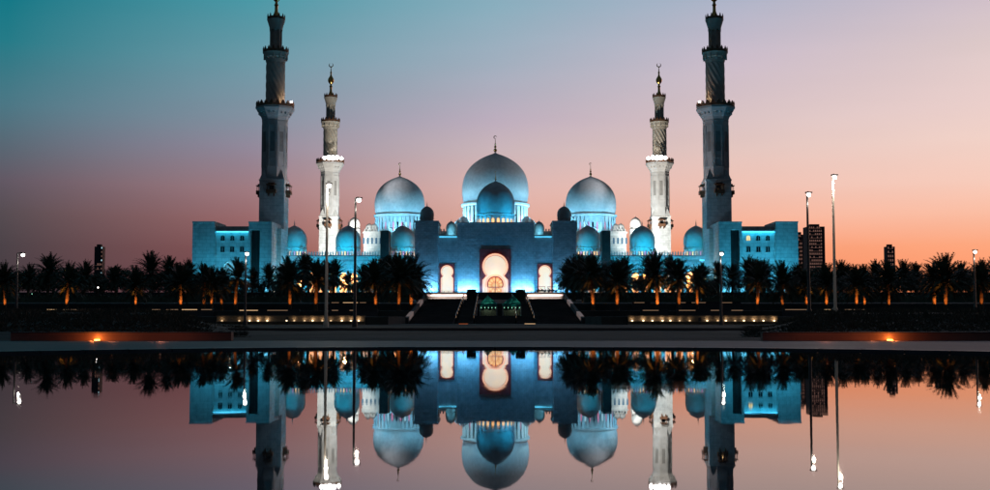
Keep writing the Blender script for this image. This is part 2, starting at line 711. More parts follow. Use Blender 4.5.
# faint uneven dusk cloud veil
nz = N.new('ShaderNodeTexNoise')
mpp = N.new('ShaderNodeMapping')
mpp.inputs['Scale'].default_value = (2.0, 2.0, 11)
mpp.inputs['Rotation'].default_value = (0, R(6), 0)
L.new(tc.outputs['Generated'], mpp.inputs['Vector'])
L.new(mpp.outputs[0], nz.inputs['Vector'])
nz.inputs['Scale'].default_value = 1.3
nz.inputs['Detail'].default_value = 4
mr = N.new('ShaderNodeMapRange')
mr.inputs[1].default_value = .3
mr.inputs[2].default_value = .7
mr.inputs[3].default_value = .965
mr.inputs[4].default_value = 1.03
L.new(nz.outputs['Fac'], mr.inputs[0])
vm = N.new('ShaderNodeVectorMath')
vm.operation = 'SCALE'
L.new(mx.outputs['Result'], vm.inputs[0])
L.new(mr.outputs[0], vm.inputs['Scale'])
bg1 = N.new('ShaderNodeBackground')
L.new(vm.outputs[0], bg1.inputs['Color'])
bg1.inputs['Strength'].default_value = 1.0
sk = N.new('ShaderNodeTexSky')
sk.sky_type = 'NISHITA'
sk.sun_disc = False
sk.sun_elevation = R(-4)
sk.sun_rotation = R(50)
bg2 = N.new('ShaderNodeBackground')
L.new(sk.outputs[0], bg2.inputs['Color'])
bg2.inputs['Strength'].default_value = .05
ad = N.new('ShaderNodeAddShader')
L.new(bg1.outputs[0], ad.inputs[0])
L.new(bg2.outputs[0], ad.inputs[1])
wo = N.new('ShaderNodeOutputWorld')
L.new(ad.outputs[0], wo.inputs['Surface'])
# what is left of the sun's light: a weak warm glow low from the right, beyond the mosque
sl = bpy.data.lights.new('sun', 'SUN')
sl.energy = .10
sl.color = (1, .55, .38)
sl.angle = R(12)
so = bpy.data.objects.new('sun', sl)
COL.objects.link(so)
so.rotation_euler = Vector((-math.sin(R(50)), -math.cos(R(50)), -math.tan(R(4)))).to_track_quat('-Z', 'Y').to_euler()

# ------------------------------------------------------------------- domes
DP = [(.94, 0), (.975, .12), (.995, .28), (1.0, .42), (.985, .60), (.945, .78), (.88, .94), (.79, 1.08), (.67, 1.21), (.53, 1.32),
      (.38, 1.41), (.24, 1.475), (.12, 1.52), (.05, 1.55), (.02, 1.58)]


def smooth_prof(p, k=3):
    out = []
    for i in range(len(p) - 1):
        p0, p1, p2, p3 = p[max(i - 1, 0)], p[i], p[i + 1], p[min(i + 2, len(p) - 1)]
        for j in range(k):
            t = j / k
            out.append(tuple(.5 * (2 * b + (c - a) * t + (2 * a - 5 * b + 4 * c - d) * t * t + (3 * b - a - 3 * c + d) * t ** 3)
                             for a, b, c, d in zip(p0, p1, p2, p3)))
    out.append(p[-1])
    return out


DPS = smooth_prof(DP)
win_mesh = {}


def window_mesh(kind, w, h):
    key = (kind, round(w, 2), round(h, 2))
    if key not in win_mesh:
        pts = [(-w / 2, 0), (w / 2, 0)] + [(w / 2 * math.cos(a), h - w / 2 + w / 2 * math.sin(a)) for a in [PI * k / 6 for k in range(7)]]
        m_ = MB().plate(pts, [], -.08, .1)
        me = bpy.data.meshes.new('window')
        me.from_pydata(m_.v, [], m_.f)
        me.materials.append(M[kind])
        win_mesh[key] = me
    return win_mesh[key]


def dome(parent, c, r, zb, hs=1.0, drum=None, windows=None, finial=0, nwin=16, gold=True, mname='dome', segs=48):
    """c: (x, y) centre; zb: height of the dome's foot; hs: height stretch; drum: its height"""
    prof = [(a * r, zb + b * r * hs) for a, b in DPS]
    d = MB().lathe(prof, segs, c)
    d.lathe([(r * 1.0, zb - .10 * r), (r * 1.03, zb - .07 * r), (r * 1.03, zb - .02 * r), (r * .96, zb + .01 * r)], segs, c)
    do = d.build('dome', mname, parent, True, 35)
    if drum:
        q = MB().lathe([(r * .93, zb - drum), (r * .93, zb - .10 * r)], segs, c)
        q.lathe([(r * 1.02, zb - drum), (r * 1.02, zb - drum * .93), (r * .94, zb - drum * .9)], segs, c)
        for k in range(nwin):
            a = 2 * PI * (k + .5) / nwin
            mt = Matrix.Translation((c[0], c[1], 0)) @ Matrix.Rotation(a, 4, 'Z')
            q.box(r * .90, r * .975, -.05 * r, .05 * r, zb - drum * .9, zb - .11 * r, mt)
        dro = q.build('drum', mname, do, True, 30)
        if windows:
            wid = 2 * PI * r / nwin * .46
            hh = (drum - .2 * r) * .62
            for k in range(nwin):
                a = 2 * PI * k / nwin
                if math.sin(a) > .35:
                    continue
                kd = windows[k % len(windows)]
                wo_ = bpy.data.objects.new('window', window_mesh(kd, wid, hh))
                COL.objects.link(wo_)
                wo_.parent = do
                po = ORG[parent.name]
                wo_.location = (c[0] + r * .935 * math.cos(a) - po.x, c[1] + r * .935 * math.sin(a) - po.y, zb - drum * .86 - po.z)
                wo_.rotation_euler = (0, 0, a + PI / 2)
    if finial:
        zt = zb + 1.56 * r * hs
        h = finial
        f = MB().lathe([(h * .10, zt - .03 * h), (h * .03, zt + .04 * h), (h * .09, zt + .12 * h), (h * .10, zt + .17 * h), (h * .08, zt + .22 * h),
                        (h * .025, zt + .27 * h), (h * .07, zt + .34 * h), (h * .07, zt + .38 * h), (h * .02, zt + .44 * h),
                        (h * .05, zt + .50 * h), (h * .018, zt + .56 * h), (h * .013, zt + .80 * h), (h * .003, zt + .82 * h)], 12, c)
        if gold:
            for i in range(14):   # crescent
                a0, a1 = R(-60 + 300 * i / 14 + 0) + PI / 2 + R(-90), R(-60 + 300 * (i + 1) / 14) + PI / 2 + R(-90)
                rr = h * .08
                th = lambda t: h * .004 + h * .022 * math.sin(PI * t)
                t0, t1 = i / 14, (i + 1) / 14
                cz = zt + .90 * h
                f.tube([(c[0] + rr * math.cos(a0 + 1.05), c[1], cz + rr * math.sin(a0 + 1.05)),
                        (c[0] + rr * math.cos(a1 + 1.05), c[1], cz + rr * math.sin(a1 + 1.05))], [th(t0), th(t1)], 5)
        f.build('finial', 'gold' if gold else 'grey_marble', do, True, 40)
    return do


def arch(cx, z0, w, h, kind='horseshoe', n=20):
    """keyhole arch outline in X-Z, counted from the sill z0; w: widest, h: full height"""
    r = w / 2
    zc = z0 + h - r
    jb = r * .98
    nk = r * .72
    pts = [(cx - jb, z0), (cx + jb, z0), (cx + jb, zc - r * 1.05), (cx + nk, zc - r * .80)]
    a0 = math.atan2(-.72, .70)
    for k in range(n + 1):
        a = a0 + (PI - 2 * a0) * k / n
        pts.append((cx + r * math.cos(a), zc + r * math.sin(a)))
    pts += [(cx - nk, zc - r * .80), (cx - jb, zc - r * 1.05)]
    return pts


# --------------------------------------------------------------- gatehouse
D0 = 385.0
gy = D0
base = 9.15
gate = thing('entrance_gatehouse', (0, gy, base), 'blue-lit stone entrance building with glowing keyhole portal and three front bays, centre of the mosque', 'building')
zt = Z(223.7, D0)
xl, xr = X(457.5, D0), X(534, D0)
pxl, pxr = X(479.5, D0), X(511, D0)
ptop = Z(249, D0)
# central block: rough lit stone with the portal cut in
MBw = MB().plate([(xl, base), (pxl, base), (pxl, ptop), (pxr, ptop), (pxr, base), (xr, base), (xr, zt), (xl, zt)], [], gy, gy + 18)
MBw.box(xl - .25, xr + .25, gy - .25, gy + 18.2, zt - .01, zt + .5)
MBw.build('wall', 'rough_stone', gate)
# portal frame with horseshoe opening
ar = arch((pxl + pxr) / 2, base, X(506.6, D0) - X(484.4, D0), Z(255.3, D0) - base)
MB().plate([(pxl, base), (pxr, base), (pxr, ptop), (pxl, ptop)], [], gy + 4.2, gy + 4.6).build('portal_back', 'arc_warm', gate)
po_ = MB()
oc = [(pxl + .05, base + .001), (pxr - .05, base + .001), (pxr - .05, ptop - .05), (pxl + .05, ptop - .05)]
po_.plate([(pxl + .05, base - .01), (ar[0][0], base - .01)] + [ar[0]] + ar[:1] + list(reversed(ar[2:])) + [ar[1]] + [(ar[1][0], base - .01), (pxr - .05, base - .01), (pxr - .05, ptop - .05), (pxl + .05, ptop - .05)], [], gy - .3, gy + 2.5)
po_.build('portal_frame', 'violet_stone', gate)
# glowing plate painted for the lit interior wall behind the opening
sc_o = MB().plate(arch((pxl + pxr) / 2, base, (X(506.6, D0) - X(484.4, D0)) * 1.10, (Z(255.3, D0) - base) * 1.03), [], gy + 3.2, gy + 3.4)
sc_o.build('interior_glow', 'cream_glow', gate)
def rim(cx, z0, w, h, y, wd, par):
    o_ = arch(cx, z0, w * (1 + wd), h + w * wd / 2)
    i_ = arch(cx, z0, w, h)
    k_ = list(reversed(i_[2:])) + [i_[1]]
    MB().plate([o_[1]] + o_[2:] + [o_[0], i_[0]] + list(reversed(i_[2:]))[0:][::1] + [i_[1]], [], y, y + .2).build('rim_glow_ring', 'rim_glow', par)  # glowing ring painted for the warm light on the arch reveal


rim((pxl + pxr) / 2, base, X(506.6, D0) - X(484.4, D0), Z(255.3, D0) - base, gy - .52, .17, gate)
# amber fan light of the inner door
dr = X(503.0, D0) - X(495.25, D0)
fan_c = Vector(((pxl + pxr) / 2, gy + 2.9, base + 3.0))
m_ = MB()
pts = [(-dr * .8, -3.4), (dr * .8, -3.4), (dr * .8, -.6)] + [(dr * math.cos(a), .4 + dr * math.sin(a)) for a in [R(-20 + 220 * k / 20) for k in range(21)]] + [(-dr * .8, -.6)]
m_.plate(pts, [], -.05, .05)
me = bpy.data.meshes.new('door')
me.from_pydata(m_.v, [], m_.f)
me.materials.append(M['fan'])
dO = bpy.data.objects.new('door', me)
COL.objects.link(dO)
dO.parent = gate
dO.location = fan_c - Vector((0, gy, base))
f2 = MB()
cxm = fan_c.x
fo = [(cxm - dr * 1.05, base), (cxm + dr * 1.05, base), (cxm + dr * 1.05, fan_c.z - .4)] + [(cxm + dr * 1.32 * math.cos(a), fan_c.z + .4 + dr * 1.32 * math.sin(a)) for a in [R(-22 + 224 * k / 24) for k in range(25)]] + [(cxm - dr * 1.05, fan_c.z - .4)]
MB().plate(fo, [], gy + 2.98, gy + 3.1).build('door_border_glow', 'rim_glow', gate)  # peach glow round the door, put into a flat border plate
for k in range(20):
    a0, a1 = R(-20 + 11 * k), R(-20 + 11 * (k + 1))
    f2.tube([(cxm + dr * math.cos(a0), gy + 2.85, fan_c.z + .4 + dr * math.sin(a0)), (cxm + dr * math.cos(a1), gy + 2.85, fan_c.z + .4 + dr * math.sin(a1))], [.16, .16], 6)
f2.tube([(cxm, gy + 2.8, base), (cxm, gy + 2.8, fan_c.z + .4 + dr)], [.12, .12], 6)
f2.box(cxm - dr, cxm + dr, gy + 2.7, gy + 2.9, fan_c.z - .7, fan_c.z - .45)
ORG[dO.name] = Vector((0, gy, base))
fr = f2.build('door_frame', 'violet_stone', gate)
# wings with side doors, then the pylons
for s in (-1, 1):
    a_, b_ = (X(438, D0), xl) if s < 0 else (xr, X(553, D0))
    zc = Z(236, D0)
    wx = X(446.8, D0) if s < 0 else X(545.2, D0)
    w_ = X(452, D0) - X(441.4, D0)
    sa = arch(wx, base, w_, Z(266, D0) - base)
    q = MB()
    q.plate([(a_, base), (sa[0][0], base)] + list(reversed(sa[2:])) + [sa[1], (b_, base), (b_, zc), (a_, zc)], [], gy + 2.0, gy + 3.6)
    q.box(a_, b_, gy + 3.6, gy + 15, Z(262, D0), zc - .02)
    q.box(a_ - .02, b_ + .02, gy + 1.7, gy + 15, zc, zc + .5)
    q.build('wing_wall', 'rough_stone', gate)
    fr = MB()
    o1 = arch(wx, base, w_ * 1.0, Z(266, D0) - base)
    of = [(wx - w_ * .72, base), (sa[0][0], base)] + list(reversed(o1[2:])) + [o1[1], (wx + w_ * .72, base), (wx + w_ * .72, Z(263.5, D0)), (wx - w_ * .72, Z(263.5, D0))]
    fr.plate(of, [], gy + 1.8, gy + 2.0 - .003)
    fr.build('door_frame', 'violet_stone', gate)
    MB().box(a_ + .3, b_ - .3, gy + 1.5, gy + 1.69, zc - .25, zc - .05).build('led_strip', 'cyan_led', gate)
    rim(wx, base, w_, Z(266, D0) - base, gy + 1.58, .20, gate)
    MB().plate(arch(wx, base, w_ * 1.12, (Z(266, D0) - base) * 1.02), [], gy + 3.8, gy + 3.9).build('side_door', 'side_glow', gate)  # plate glows in place of the lit interior behind the door
    a2, b2 = (X(415, D0), X(438, D0)) if s < 0 else (X(553, D0), X(576.3, D0))
    zp = Z(222.5, D0)
    MB().box(a2, b2, gy - 1.2, gy + 16, base, zp).box(a2 - .25, b2 + .25, gy - 1.45, gy + 16.2, zp + .002, zp + .5).build('pylon', 'rough_stone', gate)
    # pylon cupola
    cxp = X(426.8, D0 + 6) if s < 0 else X(564.3, D0 + 6)
    rr = 7.0 * (D0 + 6) / F
    dome(gate, (cxp, gy + 6), rr, zp + 2.0, 1.12, drum=2.0, finial=2.0, nwin=8, gold=False, mname='grey_marble', segs=28)
    cxp = X(451.0, D0 + 8) if s < 0 else X(539.3, D0 + 8)
    dome(gate, (cxp, gy + 9), 5.3 * (D0 + 8) / F, Z(231.5, D0 + 8), 1.3, drum=Z(231.5, D0 + 8) - zc, finial=1.0, nwin=8, gold=False, segs=28)
    spot(((pxl + pxr) / 2 + s * 4.4, gy - 2.2, base + .2), ((pxl + pxr) / 2 + s * 4.4, gy - .3, base + 7.5), 150, (1, .16, .10), 34, .9, 0.0)  # added red spots, no fixture, to redden the portal frame
    spot((cxp - s * 0, gy + 4.5, zc + 1), (cxp, gy + 9, zc + 4), 500, ICE, 100)
# portal dome
dpy = D0 + 11
rr = 19.3 * dpy / F
zfoot = Z(214.5, dpy)
dome(gate, (X(495.6, dpy), dpy), rr, zfoot, 1.12, drum=zfoot - zt - .4, windows=['warm_window'], finial=3.4, nwin=22, gold=True)
for sx_ in (-1, 1):
    spot((sx_ * 8.5, gy + 1.5, zt + 1), (sx_ * 1.5, dpy, zfoot + 6), 3200, (.01, .42, .80), 110)
# floodlights at the foot of the facade
strip((0, gy - 3.6, base + .3), (0, gy + 0, base + 5), 62, .5, 5600, (.001, .40, .90), 160)
strip(((X(513, D0) + X(534, D0)) / 2, gy - 1.3, base + .3), (0, gy, base + 2.6), 7, .3, 640, (.30, .66, 1.0), 110)
strip(((X(457, D0) + X(478, D0)) / 2, gy - 1.3, base + .3), (0, gy, base + 2.6), 7, .3, 640, (.30, .66, 1.0), 110)
for s in (-1, 1):
    strip((s * 22.9, gy - 2.6, base + .3), (0, gy - 1.2, base + 2.8), 7, .3, 640, (.30, .66, 1.0), 110)
point(((pxl + pxr) / 2, gy + 1.5, base + 7), 240, (1, .32, .14), 0.0)
for s in (-1, 1):
    wx = X(446.8, D0) if s < 0 else X(545.2, D0)
    point((wx, gy + 1.2, base + 3), 40, (1, .32, .14), 0.0)

# ---------------------------------------------------------------- arcades
DA = 400.0


def arcade(s):
    lab = ('left' if s < 0 else 'right')
    px0, px1 = (273, 414) if s < 0 else (576, 717)
    x0, x1 = X(px0, DA), X(px1, DA)
    e = thing('arcade_wing', ((x0 + x1) / 2, DA, base), 'blue-lit arcade with three bulb domes and toothed parapet, %s of the entrance' % lab, 'building', 'arcade wings of the mosque')
    zr = Z(257.5, DA)
    nb = 13
    pitch = (x1 - x0) / nb
    ceil = base + (zr - base) * .60
    outer = [(x0, base)]
    for k in range(nb):
        cx = x0 + pitch * (k + .5)
        a = arch(cx, base, pitch * .66, (zr - base) * .60, n=14)
        outer += [a[0]] + list(reversed(a[2:])) + [a[1]]
    outer += [(x1, base), (x1, zr), (x0, zr)]
    MB().plate(outer, [], DA, DA + 1.2).build('wall', 'marble', e)
    MB().box(x0, x1, DA + 6.5, DA + 22, base, zr - .003).build('back_wall', 'arc_warm', e)
    MB().box(x0, x1, DA + 1.2, DA + 6.5, ceil + .8, zr - .003).build('roof', 'marble', e)
    # cornice and toothed parapet
    MB().box(x0, x1, DA - .35, DA + .5, zr, zr + .5).box(x0, x1, DA - .15, DA - .003, zr - 1.6, zr - 1.3).build('cornice', 'marble', e)
    q = MB()
    nm = int((x1 - x0) / .92)
    out = [(x0, zr + .5), (x1, zr + .5)]
    for k in reversed(range(nm)):
        cx = x0 + (x1 - x0) * (k + .5) / nm
        out += [(cx + .2, zr + .8), (cx + .26, zr + 1.5), (cx, zr + 2.3), (cx - .26, zr + 1.5), (cx - .2, zr + .8)]
    q.plate(out, [], DA - .2, DA + .1)
    q.build('parapet', 'grey_marble', e)
    # domes of the arcade
    for px in ((294.3, 348.2, 402.7) if s < 0 else (696.2, 642.2, 588.2)):
        d = DA + 13
        rr = 12.6 * d / F
        zf = Z(247.5, d)
        dome(e, (X(px, d, 245), d), rr, zf, 1.13, drum=zf - zr, windows=['warm_window', 'warm_window', 'pink_window'], finial=2.6, nwin=22, gold=False)
        cx = X(px, d, 245)
        spot((cx - rr * .9, DA + 2.2, zr + .8), (cx, d, zf + 2.5), 3300, (.005, .52, .85), 120)
        spot((cx + rr * .9, DA + 2.2, zr + .8), (cx, d, zf + 2.5), 3300, (.005, .52, .85), 120)
    # stair tower rising through the roof, its shade painted as dark stone
    tx0, tx1 = (X(380, DA - 3), X(388.5, DA - 3)) if s < 0 else (X(602.4, DA - 3), X(610.8, DA - 3))
    MB().box(tx0, tx1, DA - 3, DA + 5, base, Z(230.5, DA - 3)).build('stair_tower', 'shade_stone', e)
    # warm light in the passage, blue light on the front
    for k in range(3):
        cx = x0 + (x1 - x0) * (k + .5) / 3
        point((cx, DA + 3.6, base + 4.6), 12000, (1, .42, .14), .4)
    strip(((x0 + x1) / 2, DA - 7, base + .4), (0, DA, base + 12), x1 - x0, .5, 6500, CYAN, 150)
    # lamps on the parapet line under the cornice
    xa, xb = (X(277, DA), X(290, DA)) if s < 0 else (X(700, DA), X(714, DA))
    MB().box(xa, xb, DA - .25, DA - .16, zr - 1.2, zr - .75).build('led_strip', 'cyan_led', e)
    return e


arcade(-1)
arcade(1)


# ----------------------------------------------------------- corner blocks
def corner(s):
    d = 380.0
    fx = (lambda px: X(px, d, 245)) if s < 0 else (lambda px: X(990.5 - px, d, 245))
    side = 'left' if s < 0 else 'right'
    e = thing('corner_building', (fx(232), d, base), 'square teal-lit corner block with six small windows, %s end of the mosque' % side,
              'building', 'corner buildings of the mosque')
    zA, zB, zC = Z(222.8, d), Z(226, d), Z(223, d)

    def bx(m_, pa, pb, y0, y1, z0, z1):
        a, b = sorted((fx(pa), fx(pb)))
        return m_.box(a, b, y0, y1, z0, z1)
    q = MB()
    bx(q, 192.3, 214.5, d, d + 16, base, zA)
    bx(q, 192.0, 214.5, d - .2, d + 16, zA + .002, zA + .5)
    q.build('outer_wall', 'marble', e)
    # middle wall, set back, with an arched gateway at the foot
    a, b = sorted((fx(214.6), fx(248.4)))
    gx = fx(228.5)
    gw = 11 * d / F
    ga = arch(gx, base, gw, Z(261.5, d) - base)
    q = MB().plate([(a, base), (ga[0][0], base)] + list(reversed(ga[2:])) + [ga[1], (b, base), (b, zB), (a, zB)], [], d + 1.2, d + 3)
    q.box(a, b, d + 3.0, d + 15, Z(260, d), zB - .01)
    q.box(a, b, d + 6, d + 6.3, base, Z(260, d) - .01)
    q.build('middle_wall', 'marble', e)
    q = MB()
    bx(q, 214.7, 215.4, d + .2, d + 1.19, base, Z(231, d) - .01)
    bx(q, 214.7, 248.3, d + .3, d + 1.19, Z(231, d), Z(230.4, d))
    q.build('panel_frame', 'marble', e)
    bx(MB(), 215.5, 247.5, d + 1.0, d + 1.17, Z(232.0, d), Z(231.2, d)).build('led_strip', 'cyan_led', e)
    # inner block with the dark slit
    q = MB()
    bx(q, 248.5, 250.7, d, d + 16, base, zC)
    bx(q, 259.8, 271.5, d, d + 16, base, zC)
    bx(q, 250.7, 259.8, d, d + 16, Z(229.8, d), zC)
    bx(q, 250.7, 259.8, d + 3.5, d + 16, base, Z(229.8, d) - .003)
    bx(q, 248.2, 271.7, d - .2, d + 16.1, zC + .002, zC + .5)
    q.build('inner_wall', 'marble', e)
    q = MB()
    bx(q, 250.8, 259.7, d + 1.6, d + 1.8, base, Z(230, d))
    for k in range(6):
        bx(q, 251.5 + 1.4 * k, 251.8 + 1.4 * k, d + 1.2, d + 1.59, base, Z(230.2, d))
    q.build('slit_shade', 'shade_stone', e)  # dark panel painted for the shade inside the recess
    # lower return towards the arcade
    q = MB()
    bx(q, 271.6, 275.5, d + 10, d + 21, base, Z(228.5, d + 10))
    q.build('return_wall', 'marble', e)
    for i, px in enumerate((221.8, 231.4, 241.3)):
        for j, (t, bt) in enumerate(((235.3, 240.3), (246.5, 251.8))):
            w = 3.9 * d / F
            h = Z(t, d) - Z(bt, d)
            kd = 'window_dark'
            if s > 0 and i == 2 and j == 0:
                kd = 'yellow_window'
            f_ = MB()
            c = fx(px)
            z0 = Z(bt, d)

            def shp(w, h, z0):
                if j == 1:
                    return [(c - w / 2, z0), (c + w / 2, z0), (c + w / 2, z0 + h), (c - w / 2, z0 + h)]
                return [(c - w / 2, z0), (c + w / 2, z0), (c + w / 2, z0 + h * .35), (c + w * .36, z0 + h * .42)] + \
                       [(c + w / 2 * 1.0 * math.cos(t_), z0 + h - w / 2 + w / 2 * math.sin(t_)) for t_ in [R(-25 + 230 * k / 12) for k in range(13)]] + \
                       [(c - w * .36, z0 + h * .42), (c - w / 2, z0 + h * .35)]
            wn = f_.plate(shp(w, h, z0), [], d + 1.08, d + 1.19).build('window', kd, e)
            g_ = MB()
            g_.box(c - w * .62, c + w * .62, d + .85, d + 1.19, z0 - .3, z0 - .05)
            g_.box(c - .05, c + .05, d + 1.02, d + 1.075, z0, z0 + h * .9)
            g_.build('window_sill', 'marble', wn)
    # lighting
    pw = 1.0 if s < 0 else 1.7
    strip((fx(232), d - 12, base + .4), (0, d, base + 14), 26, .6, 1700 * pw, CYAN, 150)
    strip((fx(232), d - 1.6, base + .3), (0, d, base + 3), 26, .3, 900 * pw, (.14, .66, 1.0), 110)
    strip((fx(231.5), d + .2, Z(231.9, d)), (0, d + 1.2, Z(234, d)), 11, .1, 70 * pw, CYAN, 160)
    spot((fx(228.5), d + 4.5, base + 6), (fx(228.5), d + 2, base + 10), 900, ICE, 150)
    spot((fx(283), d + 6, base + 1), (fx(271), d + 8, base + 12), 7000, ICE, 100)
    return e


corner(-1)
corner(1)

# ------------------------------------------------------------- prayer hall
DH = 565.0
hall = thing('prayer_hall', (0, DH, base), 'great white prayer hall with three huge blue-lit domes rising behind the entrance', 'building')
zh = Z(233.5, 548)
hx = X(362.5, 545)
MB().box(hx, -hx, 548, 640, base, zh).box(hx - .4, -hx + .4, 547.5, 640.2, zh + .002, zh + .8).build('wall', 'marble', hall)
q = MB()
nm = 90
out = [(hx, zh + .81), (-hx, zh + .81)]
for k in reversed(range(nm)):
    cx = hx + (-2 * hx) * (k + .5) / nm
    out += [(cx + .35, zh + 1.1), (cx + .3, zh + 2.2), (cx - .3, zh + 2.2), (cx - .35, zh + 1.1)]
q.plate(out, [], 547.6, 548.0)
q.build('parapet', 'marble', hall)
for s in (-1, 1):
    for k in range(6):
        cx = s * (X(627.0 - 4.2 * k, 545, 245))
        w = window_mesh('window_blue', .9, 3.0)
        for zz in (Z(243.5, 545),):
            o = bpy.data.objects.new('window', w)
            COL.objects.link(o)
            o.parent = hall
            o.location = (cx, 547.9 - DH, zz - base)
# projecting windowed turrets at either end
for s in (-1, 1):
    cx = s * X(990 - 355 + .5, 540, 245)
    MB().box(cx - 2.6, cx + 2.6, 536, 542, base, Z(229.5, 540)).build('turret', 'marble', hall)
    dome(hall, (cx, 539), 2.6, Z(227.5, 540), 1.2, drum=Z(227.5, 540) - Z(229.5, 540), finial=1.5, nwin=8, gold=False, segs=24)
    for px in (368.5, 373.8):
        cx2 = s * X(990.5 - px, 546, 245)
        dome(hall, (cx2, 551), 1.8, zh + 1.8, 1.15, drum=1.7, finial=1.0, nwin=8, gold=False, segs=24)
    spot((s * X(623, 535, 245), 520, base + 14), (s * X(627, 545, 245), 548, zh - 6), 24000, (.30, .78, 1.0), 90)
    for px in (318.5, 468.5 - 6):
        pass
# big domes
for px, rpx, ytop, ycor, fin, fb in ((495.3, 33.4, 152.6, 204.0, 8.8, 568), (399.8, 25.1, 176.0, 215.0, 6.8, 566), (590.7, 25.3, 176.0, 215.0, 6.8, 566.5)):
    d = fb
    rr = rpx * d / F
    zf = Z(ycor, d)
    hs = (Z(ytop, d) - zf) / (1.575 * rr)
    cx = X(px, d, 190)
    dome(hall, (cx, d), rr, zf, hs, drum=zf - zh + 1, windows=['pink_window', 'cool_window', 'pink_window', 'window_dark'], finial=fin, nwin=36, segs=72)
    big = rr / 12.0
    for a in (-62, 0, 62):
        ax, ay = math.sin(R(a)), -math.cos(R(a))
        L_ = (cx + ax * rr * 1.9, d + ay * rr * 1.9, zf - rr * .75)
        spot(L_, (cx + ax * rr * .4, d + ay * rr * .4, zf + rr * .7), 14000 * big * big, (.16, .56, .85), 120, .8, .3)
        spot((cx + ax * rr * 1.25, d + ay * rr * 1.25, zf - rr * .9), (cx + ax * rr * .9, d + ay * rr * .9, zf - .2 * rr), 9000 * big * big, (.42, .86, 1.0), 110, .8, .3)
# small domes around the main drum
for s in (-1, 1):
    for px, py, r_, dd in ((463.5, 222, 2.6, 552), (458.5, 224, 2.0, 552)):
        cx = X(px, dd, 245) if s < 0 else -X(px, dd, 245)
        dome(hall, (cx, dd), r_, Z(py, dd) - r_ * .6, 1.1, drum=2.6, finial=1.2, nwin=8, gold=False, segs=24)

# --------------------------------------------------------------- minarets
prot = {}


